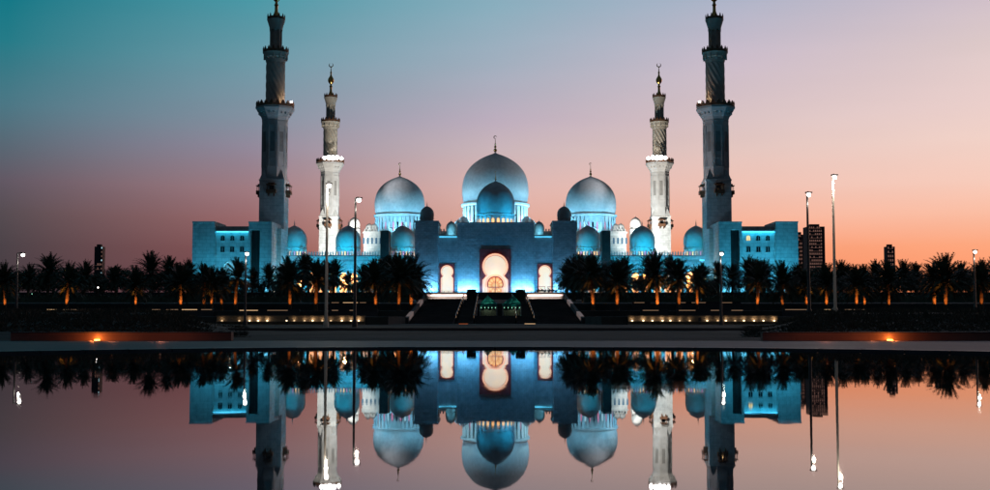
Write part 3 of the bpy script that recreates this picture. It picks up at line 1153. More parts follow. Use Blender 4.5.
def make_minaret():
    e = thing('minaret', (0, 0, 0), 'x', 'minaret', 'minarets of the mosque')
    B = 0.0
    # heights counted from the plaza (9.15)
    h = lambda z: z - 9.15
    q = MB().box(-4.35, 4.35, -4.35, 4.35, 0, h(49.5))
    # chamfered transition square -> octagon
    q.lathe([(4.35 * 1.414, h(49.5)), (4.45, h(53.0))], 4, a0=PI / 4)
    q.box(-4.5, 4.5, -4.5, 4.5, h(30.2), h(30.5)).box(-4.5, 4.5, -4.5, 4.5, h(49.1), h(49.55))
    q.build('base_shaft', 'marble', e)
    q = MB().lathe([(4.55, h(49.6)), (4.55, h(70.6)), (4.65, h(71)), (5.0, h(72)), (5.25, h(72.1)), (5.8, h(73.4)), (6.1, h(73.5)), (6.7, h(74.6)), (6.9, h(74.7)), (6.9, h(75.4))], 8, a0=PI / 8)
    ap = 4.55 * math.cos(PI / 8)
    for k in range(8):
        mt = Matrix.Rotation(k * PI / 4, 4, 'Z')
        for (a, b, z0, z1) in ((-1.35, -1.1, 54, 69), (1.1, 1.35, 54, 69), (-1.1, 1.1, 68.7, 69), (-1.1, 1.1, 54, 54.3), (-1.1, 1.1, 57, 57.25), (-1.5, 1.5, 70.2, 70.5)):
            q.box(ap - .05, ap + .14, a, b, h(z0), h(z1), mt)
        for sg in (-1, 1):
            q.box(ap + .2, ap + 1.5, sg * .8 - .16, sg * .8 + .16, h(72.8), h(74.4), mt)
    q.build('octagonal_shaft', 'grey_marble', e)
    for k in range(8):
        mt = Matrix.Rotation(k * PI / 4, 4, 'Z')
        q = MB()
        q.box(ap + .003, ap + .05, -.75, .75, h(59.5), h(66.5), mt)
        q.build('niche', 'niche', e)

    def gallery(z, r, n):
        q = MB().lathe([(r, h(z)), (r * 1.03, h(z + .2)), (r * 1.03, h(z + .9)), (r * .95, h(z + 1.0))], 24)
        for i in range(n):
            mt = Matrix.Rotation(2 * PI * i / n, 4, 'Z')
            q.box(r * .95, r * 1.03, -r * .09, r * .09, h(z + .9), h(z + 1.5), mt)
            q.box(r * .97, r * 1.01, -r * .045, r * .045, h(z + 1.5), h(z + 2.0), mt)
        q.build('gallery', 'wood', e, True, 30)
    gallery(75.4, 6.5, 20)
    q = MB()
    prof = [(3.25, h(75.5 + 16.2 * i / 90)) for i in range(91)]
    q.lathe(prof, 96, twist=lambda a, z: .13 * math.cos(12 * a + z * 2.0) if h(77.5) < z < h(91) else 0)
    q.lathe([(3.35, h(91.5)), (3.5, h(92.0)), (3.6, h(93)), (4.1, h(93.4)), (4.2, h(94.4)), (4.6, h(95))], 24)
    for k in range(12):
        mt = Matrix.Rotation(k * PI / 6, 4, 'Z')
        q.box(3.3, 4.3, -.14, .14, h(92.6), h(94.6), mt)
    q.build('round_shaft', 'warm_stone', e, True, 35)
    gallery(95.0, 4.45, 16)
    q = MB().lathe([(1.55, h(95.2)), (1.55, h(104))], 20)
    for k in range(8):
        a = 2 * PI * k / 8
        q.lathe([(.34, h(95.5)), (.34, h(96.3)), (.24, h(96.4)), (.24, h(102.6)), (.36, h(103.0)), (.36, h(103.3))], 8, (1.95 * math.cos(a), 1.95 * math.sin(a)))
    q.lathe([(2.3, h(103.3)), (2.35, h(104.2)), (2.6, h(105)), (2.9, h(106)), (3.25, h(107))], 20)
    q.build('pavilion', 'warm_stone', e, True, 35)
    gallery(107.0, 3.1, 12)
    q = MB().lathe([(1.6, h(107)), (1.5, h(108)), (.85, h(109.4)), (.6, h(110.2)), (.55, h(112)), (.8, h(112.4)), (.5, h(112.9)), (.45, h(113.6)), (1.0, h(114.1)), (1.45, h(115.0)),
                    (1.45, h(115.9)), (1.0, h(116.8)), (.5, h(117.6)), (.32, h(118.6)), (.5, h(119.2)), (.25, h(119.8)), (.16, h(121.6)), (.05, h(121.8))], 20)
    cz = h(122.9)
    for i in range(14):
        a0, a1 = R(-240 + 300 * i / 14), R(-240 + 300 * (i + 1) / 14)
        q.tube([(.95 * math.cos(a0), 0, cz + .95 * math.sin(a0)), (.95 * math.cos(a1), 0, cz + .95 * math.sin(a1))],
               [.05 + .22 * math.sin(PI * i / 14), .05 + .22 * math.sin(PI * (i + 1) / 14)], 6)
    q.build('finial', 'gold', e, True, 40)
    # four small bracketed balconies
    for k in range(4):
        mt = Matrix.Rotation(k * PI / 2, 4, 'Z') @ Matrix.Translation((4.35, 0, 0))
        q = MB()
        q.box(0.01, 1.7, -1.7, 1.7, h(44.6), h(44.95), mt)
        q.box(1.5, 1.7, -1.7, 1.7, h(44.96), h(45.9), mt)
        for sg in (-1, 1):
            q.box(.02, 1.49, sg * 1.6 - .1, sg * 1.6 + .1, h(44.96), h(45.9), mt)
            q.box(.02, 1.2, sg * .9 - .15, sg * .9 + .15, h(43.6), h(44.59), mt)
            q.box(1.3, 1.48, sg * 1.3 - .1, sg * 1.3 + .1, h(45.9), h(47.5), mt)
        q.box(.02, 1.75, -1.75, 1.75, h(47.5), h(47.75), mt)
        q.box(.02, 1.2, -1.1, 1.1, h(47.76), h(48.3), mt)
        q.build('balcony', 'wood', e)
        q = MB()
        q.box(.006, .06, -.8, .8, h(45), h(47.4), mt)
        q.build('balcony_door', 'window_dark', e)
    return e


mn = make_minaret()
Df, Dr = 404.0, 548.0
spots_m = [(274.6, Df, 'front left minaret, its base beside the left corner block, dim blue-grey stone'),
           (716.0, Df, 'front right minaret, its base beside the right corner block, dim blue-grey stone'),
           (330.3, Dr, 'rear left minaret washed in white light, standing behind the left arcade'),
           (659.6, Dr, 'rear right minaret washed in white light, standing behind the right arcade')]
mins = []
for i, (px, d, lab) in enumerate(spots_m):
    o = mn if i == 0 else copy_tree(mn)
    o.location = (X(px, d, 150), d, base)
    ORG[o.name] = Vector(o.location)
    o['label'] = lab
    mins.append(o)
mb_ = []
# floodlight batteries on the lower galleries
for i, o in enumerate(mins):
    s = -1 if i % 2 == 0 else 1
    x, y = o.location.x, o.location.y
    if i >= 2:
        for k in range(5):
            xx = x - s * (-1.6 + k * 1.95)
            yy = y - 6.9 if abs(xx - x) < 5 else y - 5.5
            rl_ = (.80, 1.0, 1.1, .95, .78)[k]
            zz = 76.9 + (.0, .18, .05, .22, -.05)[k]
            fl = MB().box(xx - rl_ * .9, xx + rl_ * .9, yy - .2, yy + .3, zz - rl_ * .9, zz + rl_ * .9).build('floodlight', 'black', o)
            cr_ = [(xx + rl_ * math.cos(2 * PI * q_ / 16), zz + rl_ * math.sin(2 * PI * q_ / 16)) for q_ in range(16)]
            MB().plate(cr_, [], yy - .34, yy - .203).build('lens', 'flood_white', fl)
        # washing light on the shaft, from the roof of the arcade court
        spot((x - s * 24, y - 42, base + 13), (x, y, 46), 190000, WHITE, 60, .8, .5)
        spot((x - s * 26, y - 40, base + 13), (x, y, 72), 105000, WHITE, 50, .8, .5)
        spot((x - s * 8, y - 9, 77.5), (x, y, 88), 1500, (1, .85, .65), 80, .8, .3)
        spot((x - s * 26, y - 40, base + 13), (x, y, 98), 80000, (1, .88, .72), 40, .8, .5)
        spot((x - s * 7, y - 7.5, 78), (-s * 8, 560, 50), 24000, (.9, .92, 1), 70, .7, .5)
    else:
        xx = x - s * (6.3 if i == 0 else 6.3)
        q = MB().box(xx - .35, xx + .35, y - 3.3, y - 2.8, 76.6, 77.3)
        fl = q.build('floodlight', 'black', o)
        q = MB().box(xx - .3, xx + .3, y - 3.38, y - 3.303, 76.65, 77.25)
        q.build('lens', 'lamp_white', fl)
        point((x - s * 4.9, y - 2.2, 77.4), 260, (1, .7, .45), .2)
        spot((x - s * 18, y - 16, base + 14), (x, y, 42), 2200, (.45, .60, .80), 60, .8, .4)
        spot((x - s * 42, y - 6, base + 30), (x, y, 62), 24000, (1, .82, .80), 55, .8, .5)
        if i == 1:
            point((x, y - 5.4, 46.2), 5, (1, .6, .25), .1)

# ----------------------------------------------------------------- stairs
for s in (-1, 1):
    side = 'left' if s < 0 else 'right'
    # central narrow flights beside the tents
    xa, xb = sorted((s * 2.75, s * 4.75))
    q = MB()
    ns = 22
    for k in range(ns):
        z1 = .25 + (3.75 - .25) * (k + 1) / ns
        q.box(xa, xb, 142 + 38 * k / ns, 186, z1 - (3.5 / ns) - (.001 if k else -.002), z1)
    t = thing('steps', ((xa + xb) / 2, 142, .25), 'narrow dark flight of steps with lamp-dotted railings, %s of the green tents' % side, 'steps', 'narrow steps beside the tents')
    q.build('treads', 'stair', t)
    for xx in (xa - .1, xb + .1):
        r_ = MB().tube([(xx, 142, .25 + 1.0), (xx, 180, 3.75 + 1.0)], [.035, .035], 6)
        for k in range(8):
            f = k / 7
            r_.tube([(xx, 142 + 38 * f, .2 + 3.5 * f), (xx, 142 + 38 * f, 1.25 + 3.5 * f)], [.03, .03], 6)
        rl = r_.build('railing', 'pole', t)
        for k in range(7):
            f = (k + .3) / 7
            p = (xx, 141.9 + 38 * f, 1.05 + 3.5 * f)
            b_ = MB().box(xx - .05, xx + .05, p[1] - .06, p[1] + .06, p[2] - .22, p[2] + .05)
            b_.build('rail_lamp', 'dim_led', rl)
    # broad dark flights outside them
    xa, xb = sorted((s * 5.2, s * 10.6))
    q = MB()
    for k in range(ns):
        z1 = .25 + (3.95 - .25) * (k + 1) / ns
        q.box(xa, xb, 142 + 38 * k / ns, 186, z1 - (3.7 / ns) - (.001 if k else -.002), z1)
    t = thing('steps', ((xa + xb) / 2, 142, .25), 'broad dark stairway rising to the bright terrace edge, %s of the narrow steps' % side, 'steps', 'broad stairways to the terrace')
    q.build('treads', 'stair', t)
    xw = s * 10.85
    q = MB()
    q.add([(xw - .2, 142, .2), (xw + .2, 142, .2), (xw + .2, 181, .2), (xw - .2, 181, .2),
           (xw - .2, 142, 1.0), (xw + .2, 142, 1.0), (xw + .2, 181, 4.7), (xw - .2, 181, 4.7)],
          [(0, 1, 2, 3), (4, 5, 6, 7), (0, 1, 5, 4), (1, 2, 6, 5), (2, 3, 7, 6), (3, 0, 4, 7)])
    cw = q.build('cheek_wall', 'stair', t)
    for f in (.04, .55):
        q = MB()
        y0, y1 = 142 + 39 * f, 142 + 39 * (f + .18)
        za, zb = 1.0 + 3.7 * f, 1.0 + 3.7 * (f + .18)
        q.add([(xw - .23, y0, za - .5), (xw + .23, y0, za - .5), (xw + .23, y1, zb - .5), (xw - .23, y1, zb - .5),
               (xw - .23, y0, za + .02), (xw + .23, y0, za + .02), (xw + .23, y1, zb + .02), (xw - .23, y1, zb + .02)],
              [(0, 1, 2, 3), (4, 5, 6, 7), (0, 1, 5, 4), (1, 2, 6, 5), (2, 3, 7, 6), (3, 0, 4, 7)])
        q.build('cheek_wall_glow', 'faint_glow', cw)  # faint glow painted for the lit lengths of the cheek wall

# podium between the steps and the green tents on it
pod = MB().box(-2.5, 2.5, 146, 160, .2, 1.25)
tag(pod.build('podium', 'stair', None), 'low dark podium between the steps under the green tents', 'podium')
for i, (pa_, pb_, ax, lab) in enumerate(((479.7, 497.2, 487.6, 'left green pyramid-roofed tent with small lights under its eaves'),
                                         (502.4, 523.2, 513.6, 'right green pyramid-roofed tent with small lights under its eaves'))):
    d = 150.0
    a, b, c = X(pa_, d), X(pb_, d), X(ax, d)
    b = min(b, 3.4)
    ze, za, z0 = Z(304.2, d), Z(294.6, d), (1.25)
    t = thing('tent', (c, d, z0), lab, 'tent', 'green tents between the steps')
    dep = (b - a)
    q = MB()
    nseg = 6
    rings = []
    for k in range(nseg + 1):
        f = k / nseg
        w = (1 - f) ** 1.25
        zz = ze + (za - ze) * (f ** .92)
        rings.append([(c + (a - c) * w, d - dep / 2 * w, zz), (c + (b - c) * w, d - dep / 2 * w, zz), (c + (b - c) * w, d + dep / 2 * w, zz), (c + (a - c) * w, d + dep / 2 * w, zz)])
    vs = [p for r_ in rings for p in r_]
    q.add(vs, [(i_ * 4 + k, i_ * 4 + (k + 1) % 4, (i_ + 1) * 4 + (k + 1) % 4, (i_ + 1) * 4 + k) for i_ in range(nseg) for k in range(4)])
    q.build('canopy', 'canvas', t)
    q = MB().box(a, b, d - dep / 2 - .02, d - dep / 2 + .02, ze - .28, ze).box(a, b, d + dep / 2 - .02, d + dep / 2 + .02, ze - .28, ze)
    q.build('valance', 'canvas', t)
    for xx in (a + .05, b - .05):
        for yy in (d - dep / 2 + .05, d + dep / 2 - .05):
            MB().box(xx - .04, xx + .04, yy - .04, yy + .04, z0, ze).build('pole', 'rail', t)
    for k in range(5):
        xx = a + (b - a) * (k + .5) / 5
        MB().lathe([(.02, ze - .55), (.045, ze - .5), (.045, ze - .44), (.02, ze - .38)], 8, (xx, d - dep / 2 + .1)).build('lamp', 'tent_lamp', t)
    MB().box(a + .15, b - .15, d - .1, d + .35, z0, z0 + .75).build('counter', 'wall_cream', t)
    point((c, d - .5, ze - .3), 7, (.6, 1, .8), .05)

# clipped bushes in tubs at the head of the steps
def leaf_cloud(mb, c, rx, ry, rz, n, size, r_=rnd, shell=.55):
    for _ in range(n):
        while True:
            p = Vector((r_.uniform(-1, 1), r_.uniform(-1, 1), r_.uniform(-1, 1)))
            if shell < p.length < 1:
                break
        p = Vector((c[0] + p.x * rx, c[1] + p.y * ry, c[2] + p.z * rz))
        u = Vector((r_.uniform(-1, 1), r_.uniform(-1, 1), r_.uniform(-1, 1))).normalized() * size * r_.uniform(.6, 1.3)
        w = u.cross(Vector((r_.uniform(-1, 1), r_.uniform(-1, 1), r_.uniform(-1, 1)))).normalized() * size * .5
        mb.add([p - u, p + w, p + u, p - w], [(0, 1, 2, 3)])


for px, lab in ((471.5, 'tall dark clipped bush at the head of the left narrow steps'), (520.5, 'tall dark clipped bush at the head of the right narrow steps')):
    d = 188.0
    c = X(px, d)
    z0 = 3.3
    t = thing('clipped_bush', (c, d, z0), lab, 'bush', 'clipped bushes at the steps')
    MB().lathe([(.5, z0), (.62, z0 + .5), (.64, z0 + .55)], 16, (c, d)).build('tub', 'stair', t)
    q = MB()
    q.lathe([(.6, z0 + .56), (.68, z0 + .9), (.70, z0 + 1.9), (.5, z0 + 2.15)], 14, (c, d))
    for _ in range(2200):
        a = rnd.uniform(0, 2 * PI)
        top_ = rnd.random() < .25
        rr_ = .74 * (rnd.random() ** .5 if top_ else rnd.uniform(.9, 1.06))
        zz_ = z0 + (2.2 + rnd.uniform(-.05, .12) if top_ else rnd.uniform(.55, 2.2))
        p_ = Vector((c + rr_ * math.cos(a), d + rr_ * math.sin(a), zz_))
        u = Vector((rnd.uniform(-1, 1), rnd.uniform(-1, 1), rnd.uniform(-1, 1))).normalized() * .09
        w = u.cross(Vector((rnd.uniform(-1, 1), rnd.uniform(-1, 1), rnd.uniform(-1, 1)))).normalized() * .05
        q.add([p_ - u, p_ + w, p_ + u, p_ - w], [(0, 1, 2, 3)])
    q.build('foliage', 'leaf', t)

# bright low wall at the edge of the plaza, left and right of the steps
for s in (-1, 1):
    d = 352.0
    x0, x1 = sorted((X(430 if s < 0 else 527, d), X(467 if s < 0 else 561, d)))
    z0, z1 = Z(299.2, d), Z(294.3, d)
    t = thing('edge_wall', ((x0 + x1) / 2, d, z0), 'brightly lit white terrace edge wall %s of the stair head, below a glowing side door' % ('left' if s < 0 else 'right'), 'wall', 'bright terrace edge walls')
    o0, o1 = (x0 - 1.5, x1) if s < 0 else (x0, x1 + 1.5)
    q = MB().plate([(x0, z0 - .8), (x1, z0 - .8), (o1, z1), (o0, z1)], [], d, d + 4.9)
    q.build('wall', 'plaza', t)
    strip(((x0 + x1) / 2, d - .9, z0 - .1), (0, d, z0 + .75), x1 - x0, .2, 900, (1, .72, .66), 110)
    q = MB().tube([(x0, d + .4, z1 + 1.0), (x1, d + .4, z1 + 1.0)], [.05, .05], 6)
    for k in range(9):
        xx = x0 + (x1 - x0) * k / 8
        q.tube([(xx, d + .4, z1 - .1), (xx, d + .4, z1 + 1.0)], [.05, .05], 6)
    q.build('railing', 'pole', t)
# dark planted bank closing the middle between the two lit walls
MB().box(X(467, 352), X(527, 352), 351.5, 356.9, 6.5, Z(295.8, 352)).build('planter_bank', 'stair')
tag(bpy.data.objects['planter_bank'], 'long dark planter in front of the main portal, between the bright edge walls', 'planter')


# low electric carts parked before the right side door
def cart(px, lab, d=351.0, n=4):
    c = X(px, d)
    z0 = Z(294.2, d)
    z0 = 9.16 if d > 357 else z0
    t = thing('electric_cart', (c, d, z0), lab, 'cart', 'carts parked before the right side door')
    q = MB()
    q.box(c - 1.45, c + 1.45, d - .6, d + .6, z0 + .3, z0 + .75)
    q.add([(c + 1.45, d - .55, z0 + .3), (c + 1.45, d + .55, z0 + .3), (c + 1.8, d + .5, z0 + .35), (c + 1.8, d - .5, z0 + .35),
           (c + 1.45, d - .55, z0 + 1.0), (c + 1.45, d + .55, z0 + 1.0), (c + 1.75, d + .5, z0 + .75), (c + 1.75, d - .5, z0 + .75)],
          [(0, 1, 2, 3), (4, 5, 6, 7), (0, 1, 5, 4), (1, 2, 6, 5), (2, 3, 7, 6), (3, 0, 4, 7)])
    q.build('body', 'black', t)
    q = MB().box(c - 1.4, c + 1.35, d - .6, d + .6, z0 + 1.75, z0 + 1.85)
    q.build('roof', 'black', t)
    for xx in (c - 1.3, c + 1.25):
        for yy in (d - .52, d + .52):
            MB().box(xx - .03, xx + .03, yy - .03, yy + .03, z0 + .76, z0 + 1.74).build('post', 'black', t)
    for xx in (c - .7, c + .4):
        MB().box(xx - .35, xx + .2, d - .5, d + .5, z0 + .76, z0 + 1.0).box(xx - .42, xx - .3, d - .5, d + .5, z0 + 1.001, z0 + 1.45).build('seat', 'black', t)
    for xx in (c - 1.0, c + 1.2):
        for yy in (d - .62, d + .5):
            q = MB()
            vs = [(xx + .3 * math.cos(2 * PI * k / 14), yy + dy, z0 + .3 + .3 * math.sin(2 * PI * k / 14)) for dy in (0, .12) for k in range(14)]
            q.add(vs, [(k, (k + 1) % 14, 14 + (k + 1) % 14, 14 + k) for k in range(14)] + [tuple(range(14)), tuple(range(27, 13, -1))])
            q.build('wheel', 'black', t)


cart(541.0, 'dark roofed cart parked before the right side door, nearer the portal', 360)
cart(552.0, 'dark roofed cart parked before the right side door, farther from the portal', 360)

# ----------------------------------------------------- lit retaining walls
for s in (-1, 1):
    d = 118.6
    pa_, pb_ = (217, 365) if s < 0 else (628, 777)
    side = 'left' if s < 0 else 'right'
    x0, x1 = X(pa_, d), X(pb_, d)
    t = thing('garden_wall', ((x0 + x1) / 2, d, .2), 'long low cream wall dotted with a row of small warm lamps, %s garden' % side, 'wall', 'lamp-lit garden walls')
    MB().box(x0, x1, d, d + .35, .1, 1.08).box(x0 - .05, x1 + .05, d - .06, d + .42, 1.082, 1.17).box(x0, x1, d - .3, d - .003, .50, .58).build('wall', 'wall_cream', t)
    nl = 16
    for k in range(nl):
        if s > 0 and k == 7:
            continue
        if s < 0 and k in (1, 6):
            continue
        xx = x0 + (x1 - x0) * (k + .5) / nl
        jit = rnd.choice((.25, .6, 1.0, 1.5, 2.4))
        xx += rnd.uniform(-.14, .14)
        q = MB().lathe([(.07, .585), (.10, .62), (.10, .68), (.05, .72)], 10, (xx, d - .16))
        q.build('wall_lamp', 'wall_bulb' if jit > .8 else 'dim_bulb', t)
        point((xx, d - .17, .84), 1.1 * jit + .5, (1, .70, .42), .03)
    MB().box(x0 + (x1 - x0) * .47, x0 + (x1 - x0) * .487, d - .2, d + .1, .1, 1.0).build('pier', 'stair', t)

# terrace walls with faint strip lights
TW = [(46, 100, 149.4, 1.0, 2.1, 311.5), (150, 214, 149.4, 1.0, 2.1, 306.5), (238, 300, 149.4, 1.0, 2.0, 306.2), (330, 378, 149.4, 1.0, 2.0, 305.8),
      (330, 376, 184.4, 2.0, 3.5, 299.6), (632, 650, 184.4, 2.0, 3.5, 300), (640, 668, 149.4, 1.0, 2.0, 306.4), (676, 742, 149.4, 1.0, 2.0, 306),
      (676, 740, 184.4, 2.0, 3.5, 300.4), (782, 815, 149.4, 1.0, 2.1, 307), (820, 880, 149.4, 1.0, 2.1, 311)]
places = ['left garden near the frame edge', 'left garden before the corner block', 'left garden below the big palm', 'left garden near the rear minaret',
          'left garden, upper terrace under the arcade', 'right garden, upper terrace under the arcade', 'right garden near the rear minaret', 'right garden below the minaret',
          'right garden, upper terrace below the front minaret', 'right garden before the tower block', 'right garden under the tall street lamps']
for (pa_, pb_, d, z0, z1, py), pl in zip(TW, places):
    x0, x1 = X(pa_, d), X(pb_, d)
    t = thing('terrace_wall', ((x0 + x1) / 2, d, z0), 'low dim terrace wall with a broken warm light line, %s' % pl, 'wall', 'terrace walls')
    MB().box(x0, x1, d - .2, d + .19, z0, z1).box(x0, x1, d - .28, d + .25, z1 + .002, z1 + .12).build('wall', 'stair', t)
    xx = x0 + .3
    while xx < x1 - 1.2:
        l = rnd.uniform(.8, 3.0)
        MB().box(xx, min(xx + l, x1), d - .26, d - .21, z1 - .09, z1 - .01).build('light_strip', 'white_led' if rnd.random() < .28 else 'dim_led', t)
        xx += l + rnd.uniform(.3, 2.5)
# ground-level light bars; two by the narrow steps paint pools of light
for (px, py, w, lab, mm) in ((463.5, 324.0, 1.1, 'amber glow bar put for the light pool before the left narrow steps', 'dull_amber'),
                             (497, 325.0, .5, 'short warm light bar on the ground before the podium', 'lamp_warm'),
                             (450, 325.2, .5, 'short amber light bar left of the long one before the steps', 'amber'),
                             (544.5, 325.0, .6, 'short amber light bar before the right stairway', 'amber'),
                             (606, 324.5, 1.5, 'long white light bar in the right garden, below the palms', 'lamp_warm'),
                             (619.5, 324.6, .7, 'short white light bar right of the long one', 'lamp_warm'),
                             (530, 323.8, 1.3, 'dull amber glow bar put for the light pool before the right narrow steps', 'white_led')):
    d = 134.0
    p = P(px, py, d)
    t = thing('ground_light', (p.x, d, .2), lab, 'light', 'ground light bars')
    MB().box(p.x - w / 2, p.x + w / 2, d, d + .15, .2, p.z - .05).build('housing', 'black', t)
    MB().box(p.x - w / 2 + .03, p.x + w / 2 - .03, d - .02, d + .12, p.z - .048, p.z + .03).build('lens', mm, t)

# low red stone walls at the pool paving, each with an amber lamp at its foot
for s in (-1, 1):
    d = 41.2
    side = 'left' if s < 0 else 'right'
    x0, x1 = sorted((X(12 if s < 0 else 762, d), X(232 if s < 0 else 1010, d)))
    t = thing('pool_wall', ((x0 + x1) / 2, d, .04), 'low rust-red stone wall with an amber lamp at its foot, %s side of the pool' % side, 'wall', 'red walls beside the pool')
    MB().box(x0, x1, d, d + .35, -.1, .305).build('wall', 'copper', t)
    q = MB()
    kk = int((x1 - x0) / 1.3)
    for k in range(kk):
        a_, b_ = x0 + (x1 - x0) * k / kk, x0 + (x1 - x0) * (k + 1) / kk
        q.box(a_ + .006, b_ - .006, d - .03, d + .38, .307, .345 + .004 * (k % 3))
    q.build('coping', 'stair', t)
    lx = X(99, d) if s < 0 else X(888, d)
    MB().box(lx - .09, lx + .09, d - .10, d - .04, .045, .09).build('lamp', 'amber', t)
    point((lx, d - .13, .13), 5, (1, .26, .04), 0.0)
    point((lx, d - .5, .16), 22, (1, .22, .04), 0.0)
    point((lx + (.8 if s < 0 else -.9), d - .9, .35), 8, (1, .25, .10), 0.0)  # this and the next: added unseen points stretching red glow along the wall
    point((lx + (2.6 if s < 0 else -2.6), d - 1.3, .35), 9, (1, .24, .12), 0.0)

# ---------------------------------------------------------- street lamps
def street_lamp(px, d, pyt, lab, arm=.5, two=False):
    p = P(px, pyt, d)
    z0 = gz(p.x, d)
    x = p.x - arm
    t = thing('street_lamp', (x, d, z0), lab, 'street lamp', 'street lamps')
    H = p.z
    MB().lathe([(.20, z0 - .1), (.20, z0 + .3), (.12, z0 + .5), (.07, H + .1)], 12, (x, d)).build('pole', 'rail' if two else 'pole', t, True, 40)  # pale material paints the light on the two brightly lit poles
    MB().tube([(x, d, H + .05), (x + arm * .6, d, H + .13), (x + arm + .05, d, H + .1)], [.05, .045, .04], 8).build('arm', 'pole', t)
    hd = MB().box(p.x - .22, p.x + .25, d - .13, d + .13, H + .03, H + .12).build('lamp_head', 'pole', t)
    MB().lathe([(.04, H - .24), (.13, H - .19), (.16, H - .10), (.13, H + .0), (.11, H + .027)], 12, (p.x, d)).build('bulb', 'lamp_white', hd, True)
    point((p.x, d - .25, H - .75), 380 if two else 50, (1, .88, .72), .1)
    return t


street_lamp(329.0, 84, 184.5, 'tallest street lamp on the left, in front of the rear left minaret', .12, True)
street_lamp(359.0, 84, 199.0, 'dark-poled street lamp between the left minaret and the left big dome', .25)
street_lamp(247.0, 108, 253, 'short street lamp before the left corner block', .1)
street_lamp(23.0, 108, 254, 'short street lamp near the left frame edge with its arm bent right', .5)
street_lamp(721.5, 108, 253, 'short street lamp before the right front minaret', .1)
street_lamp(808.5, 84, 193.5, 'street lamp standing before the twin towers on the right', .1)
street_lamp(834.3, 84, 176, 'tallest street lamp on the right, right of the twin towers', .12, True)
street_lamp(974.8, 108, 251, 'short street lamp near the right frame edge', .1)

# ------------------------------------------------------------ far towers
def tower(pa_, pb_, pt, d, lab, side_lights=False, bands=22, cols=6):
    x0, x1 = X(pa_, d, 245), X(pb_, d, 245)
    z1 = Z(pt, d)
    t = thing('tower_block', ((x0 + x1) / 2, d, 9), lab, 'tower', 'towers on the skyline')
    w = x1 - x0
    MB().box(x0, x1, d, d + w, 9, z1).box(x0 + w * .2, x1 - w * .25, d + w * .2, d + w * .7, z1 + .01, z1 + 3).build('wall', 'tower', t)
    for k in range(bands):
        z = 9 + (z1 - 9) * (k + .5) / bands
        q = MB()
        hh = (z1 - 9) / bands * .45
        out = [(x0 + w * .07, z - .25), (x1 - w * .16, z - .25)]
        for c in reversed(range(cols)):
            if rnd.random() < (.75 if not side_lights else .25):
                xx = x0 + w * (.08 + .76 * (c + .25) / cols)
                ww = w * .38 / cols
                out += [(xx + ww, z), (xx + ww, z + hh), (xx, z + hh), (xx, z)]
        if len(out) > 2:
            q.plate(out, [], d - .2, d - .01)
        if side_lights and k > bands * .5:
            q.box(x1 - w * .14, x1 - w * .04, d - .2, d - .01, z, z + (z1 - 9) / bands * .35)
        if q.v:
            q.build('window_band', 'cool_window' if side_lights and k > bands * .5 and k % 3 == 0 else 'tower_window', t)


tower(94.6, 102.6, 246.5, 1500, 'slim dark tower beyond the palms left of the mosque', True, 16, 3)
tower(807.8, 825.0, 226.5, 1300, 'wider of the two dark towers right of the mosque, rows of lit windows', False, 26, 7)
tower(797.5, 803.2, 234.5, 1350, 'narrow tower between the right corner block and the wider tower', False, 20, 3)
tower(886.5, 894.8, 246.5, 1500, 'slim dark tower above the palms on the far right', False, 16, 3)


# ---------------------------------------------------------------- palms
def palm_proto(seed, H, lean, nf, L0):
    r_ = random.Random(seed)
    e = thing('date_palm', (0, 0, 0), 'x', 'palm', 'date palms round the mosque garden')
    pts, rads = [], []
    for i in range(13):
        f = i / 12
        pts.append((lean * f * f, lean * .3 * math.sin(2 * f), H * f))
        rads.append(.30 - .08 * f + (.10 if i > 10 else 0) + .02 * (i % 2) + (.08 if i == 0 else 0))
    MB().tube(pts, rads, 10).build('trunk', 'trunk', e)
    top = Vector(pts[-1])
    q = MB()
    for k in range(nf):
        a = k * 2.39996 + r_.uniform(-.2, .2)
        f = k / nf
        up = R(84 - 116 * f ** 1.1 + r_.uniform(-9, 9))      # launch elevation
        ln = L0 * r_.uniform(.85, 1.1) * (1 - .15 * abs(f - .4))
        hd = Vector((math.cos(a), math.sin(a), 0))
        p = top + Vector((0, 0, -.25 * f))
        d = hd * math.cos(up) + Vector((0, 0, math.sin(up)))
        ns = 9
        sg = ln / ns
        prev_p = p
        for i in range(ns):
            side = d.cross(Vector((0, 0, 1)))
            side = side.normalized() if side.length > .05 else Vector((-hd.y, hd.x, 0))
            nrm = side.cross(d).normalized()
            nx = p + d * sg
            q.add([p + side * .035, p - side * .035, nx - side * .03, nx + side * .03], [(0, 1, 2, 3)])
            if i > 0:
                lw = .58 * math.sin(PI * min(1, (i + 1.2) / (ns + 1))) ** .6 * (L0 / 3.6)
                for j in range(4):
                    o_ = p + d * sg * (j + r_.random()) / 4
                    for sd in (-1, 1):
                        tip = o_ + (side * sd * .75 + d * .7 + nrm * r_.uniform(.0, .4) - Vector((0, 0, .05 + .12 * r_.random()))) * lw * r_.uniform(.8, 1.15)
                        wv = d * .075
                        q.add([o_ - wv, o_ + wv, tip], [(0, 1, 2)])
            p = nx
            g = .045 + .022 * i
            d = (d + Vector((0, 0, -1)) * g * (1 if math.cos(up) > 0.1 else .6)).normalized()
    for k in range(26):    # boss of cut leaf stubs under the crown
        a = r_.uniform(0, 2 * PI)
        z = -r_.uniform(0.1, 1.0)
        p0 = top + Vector((math.cos(a) * .2, math.sin(a) * .2, z))
        q.tube([p0, p0 + Vector((math.cos(a) * .3, math.sin(a) * .3, .35))], [.05, .03], 4)
    q.build('crown', 'frond', e)
    return e


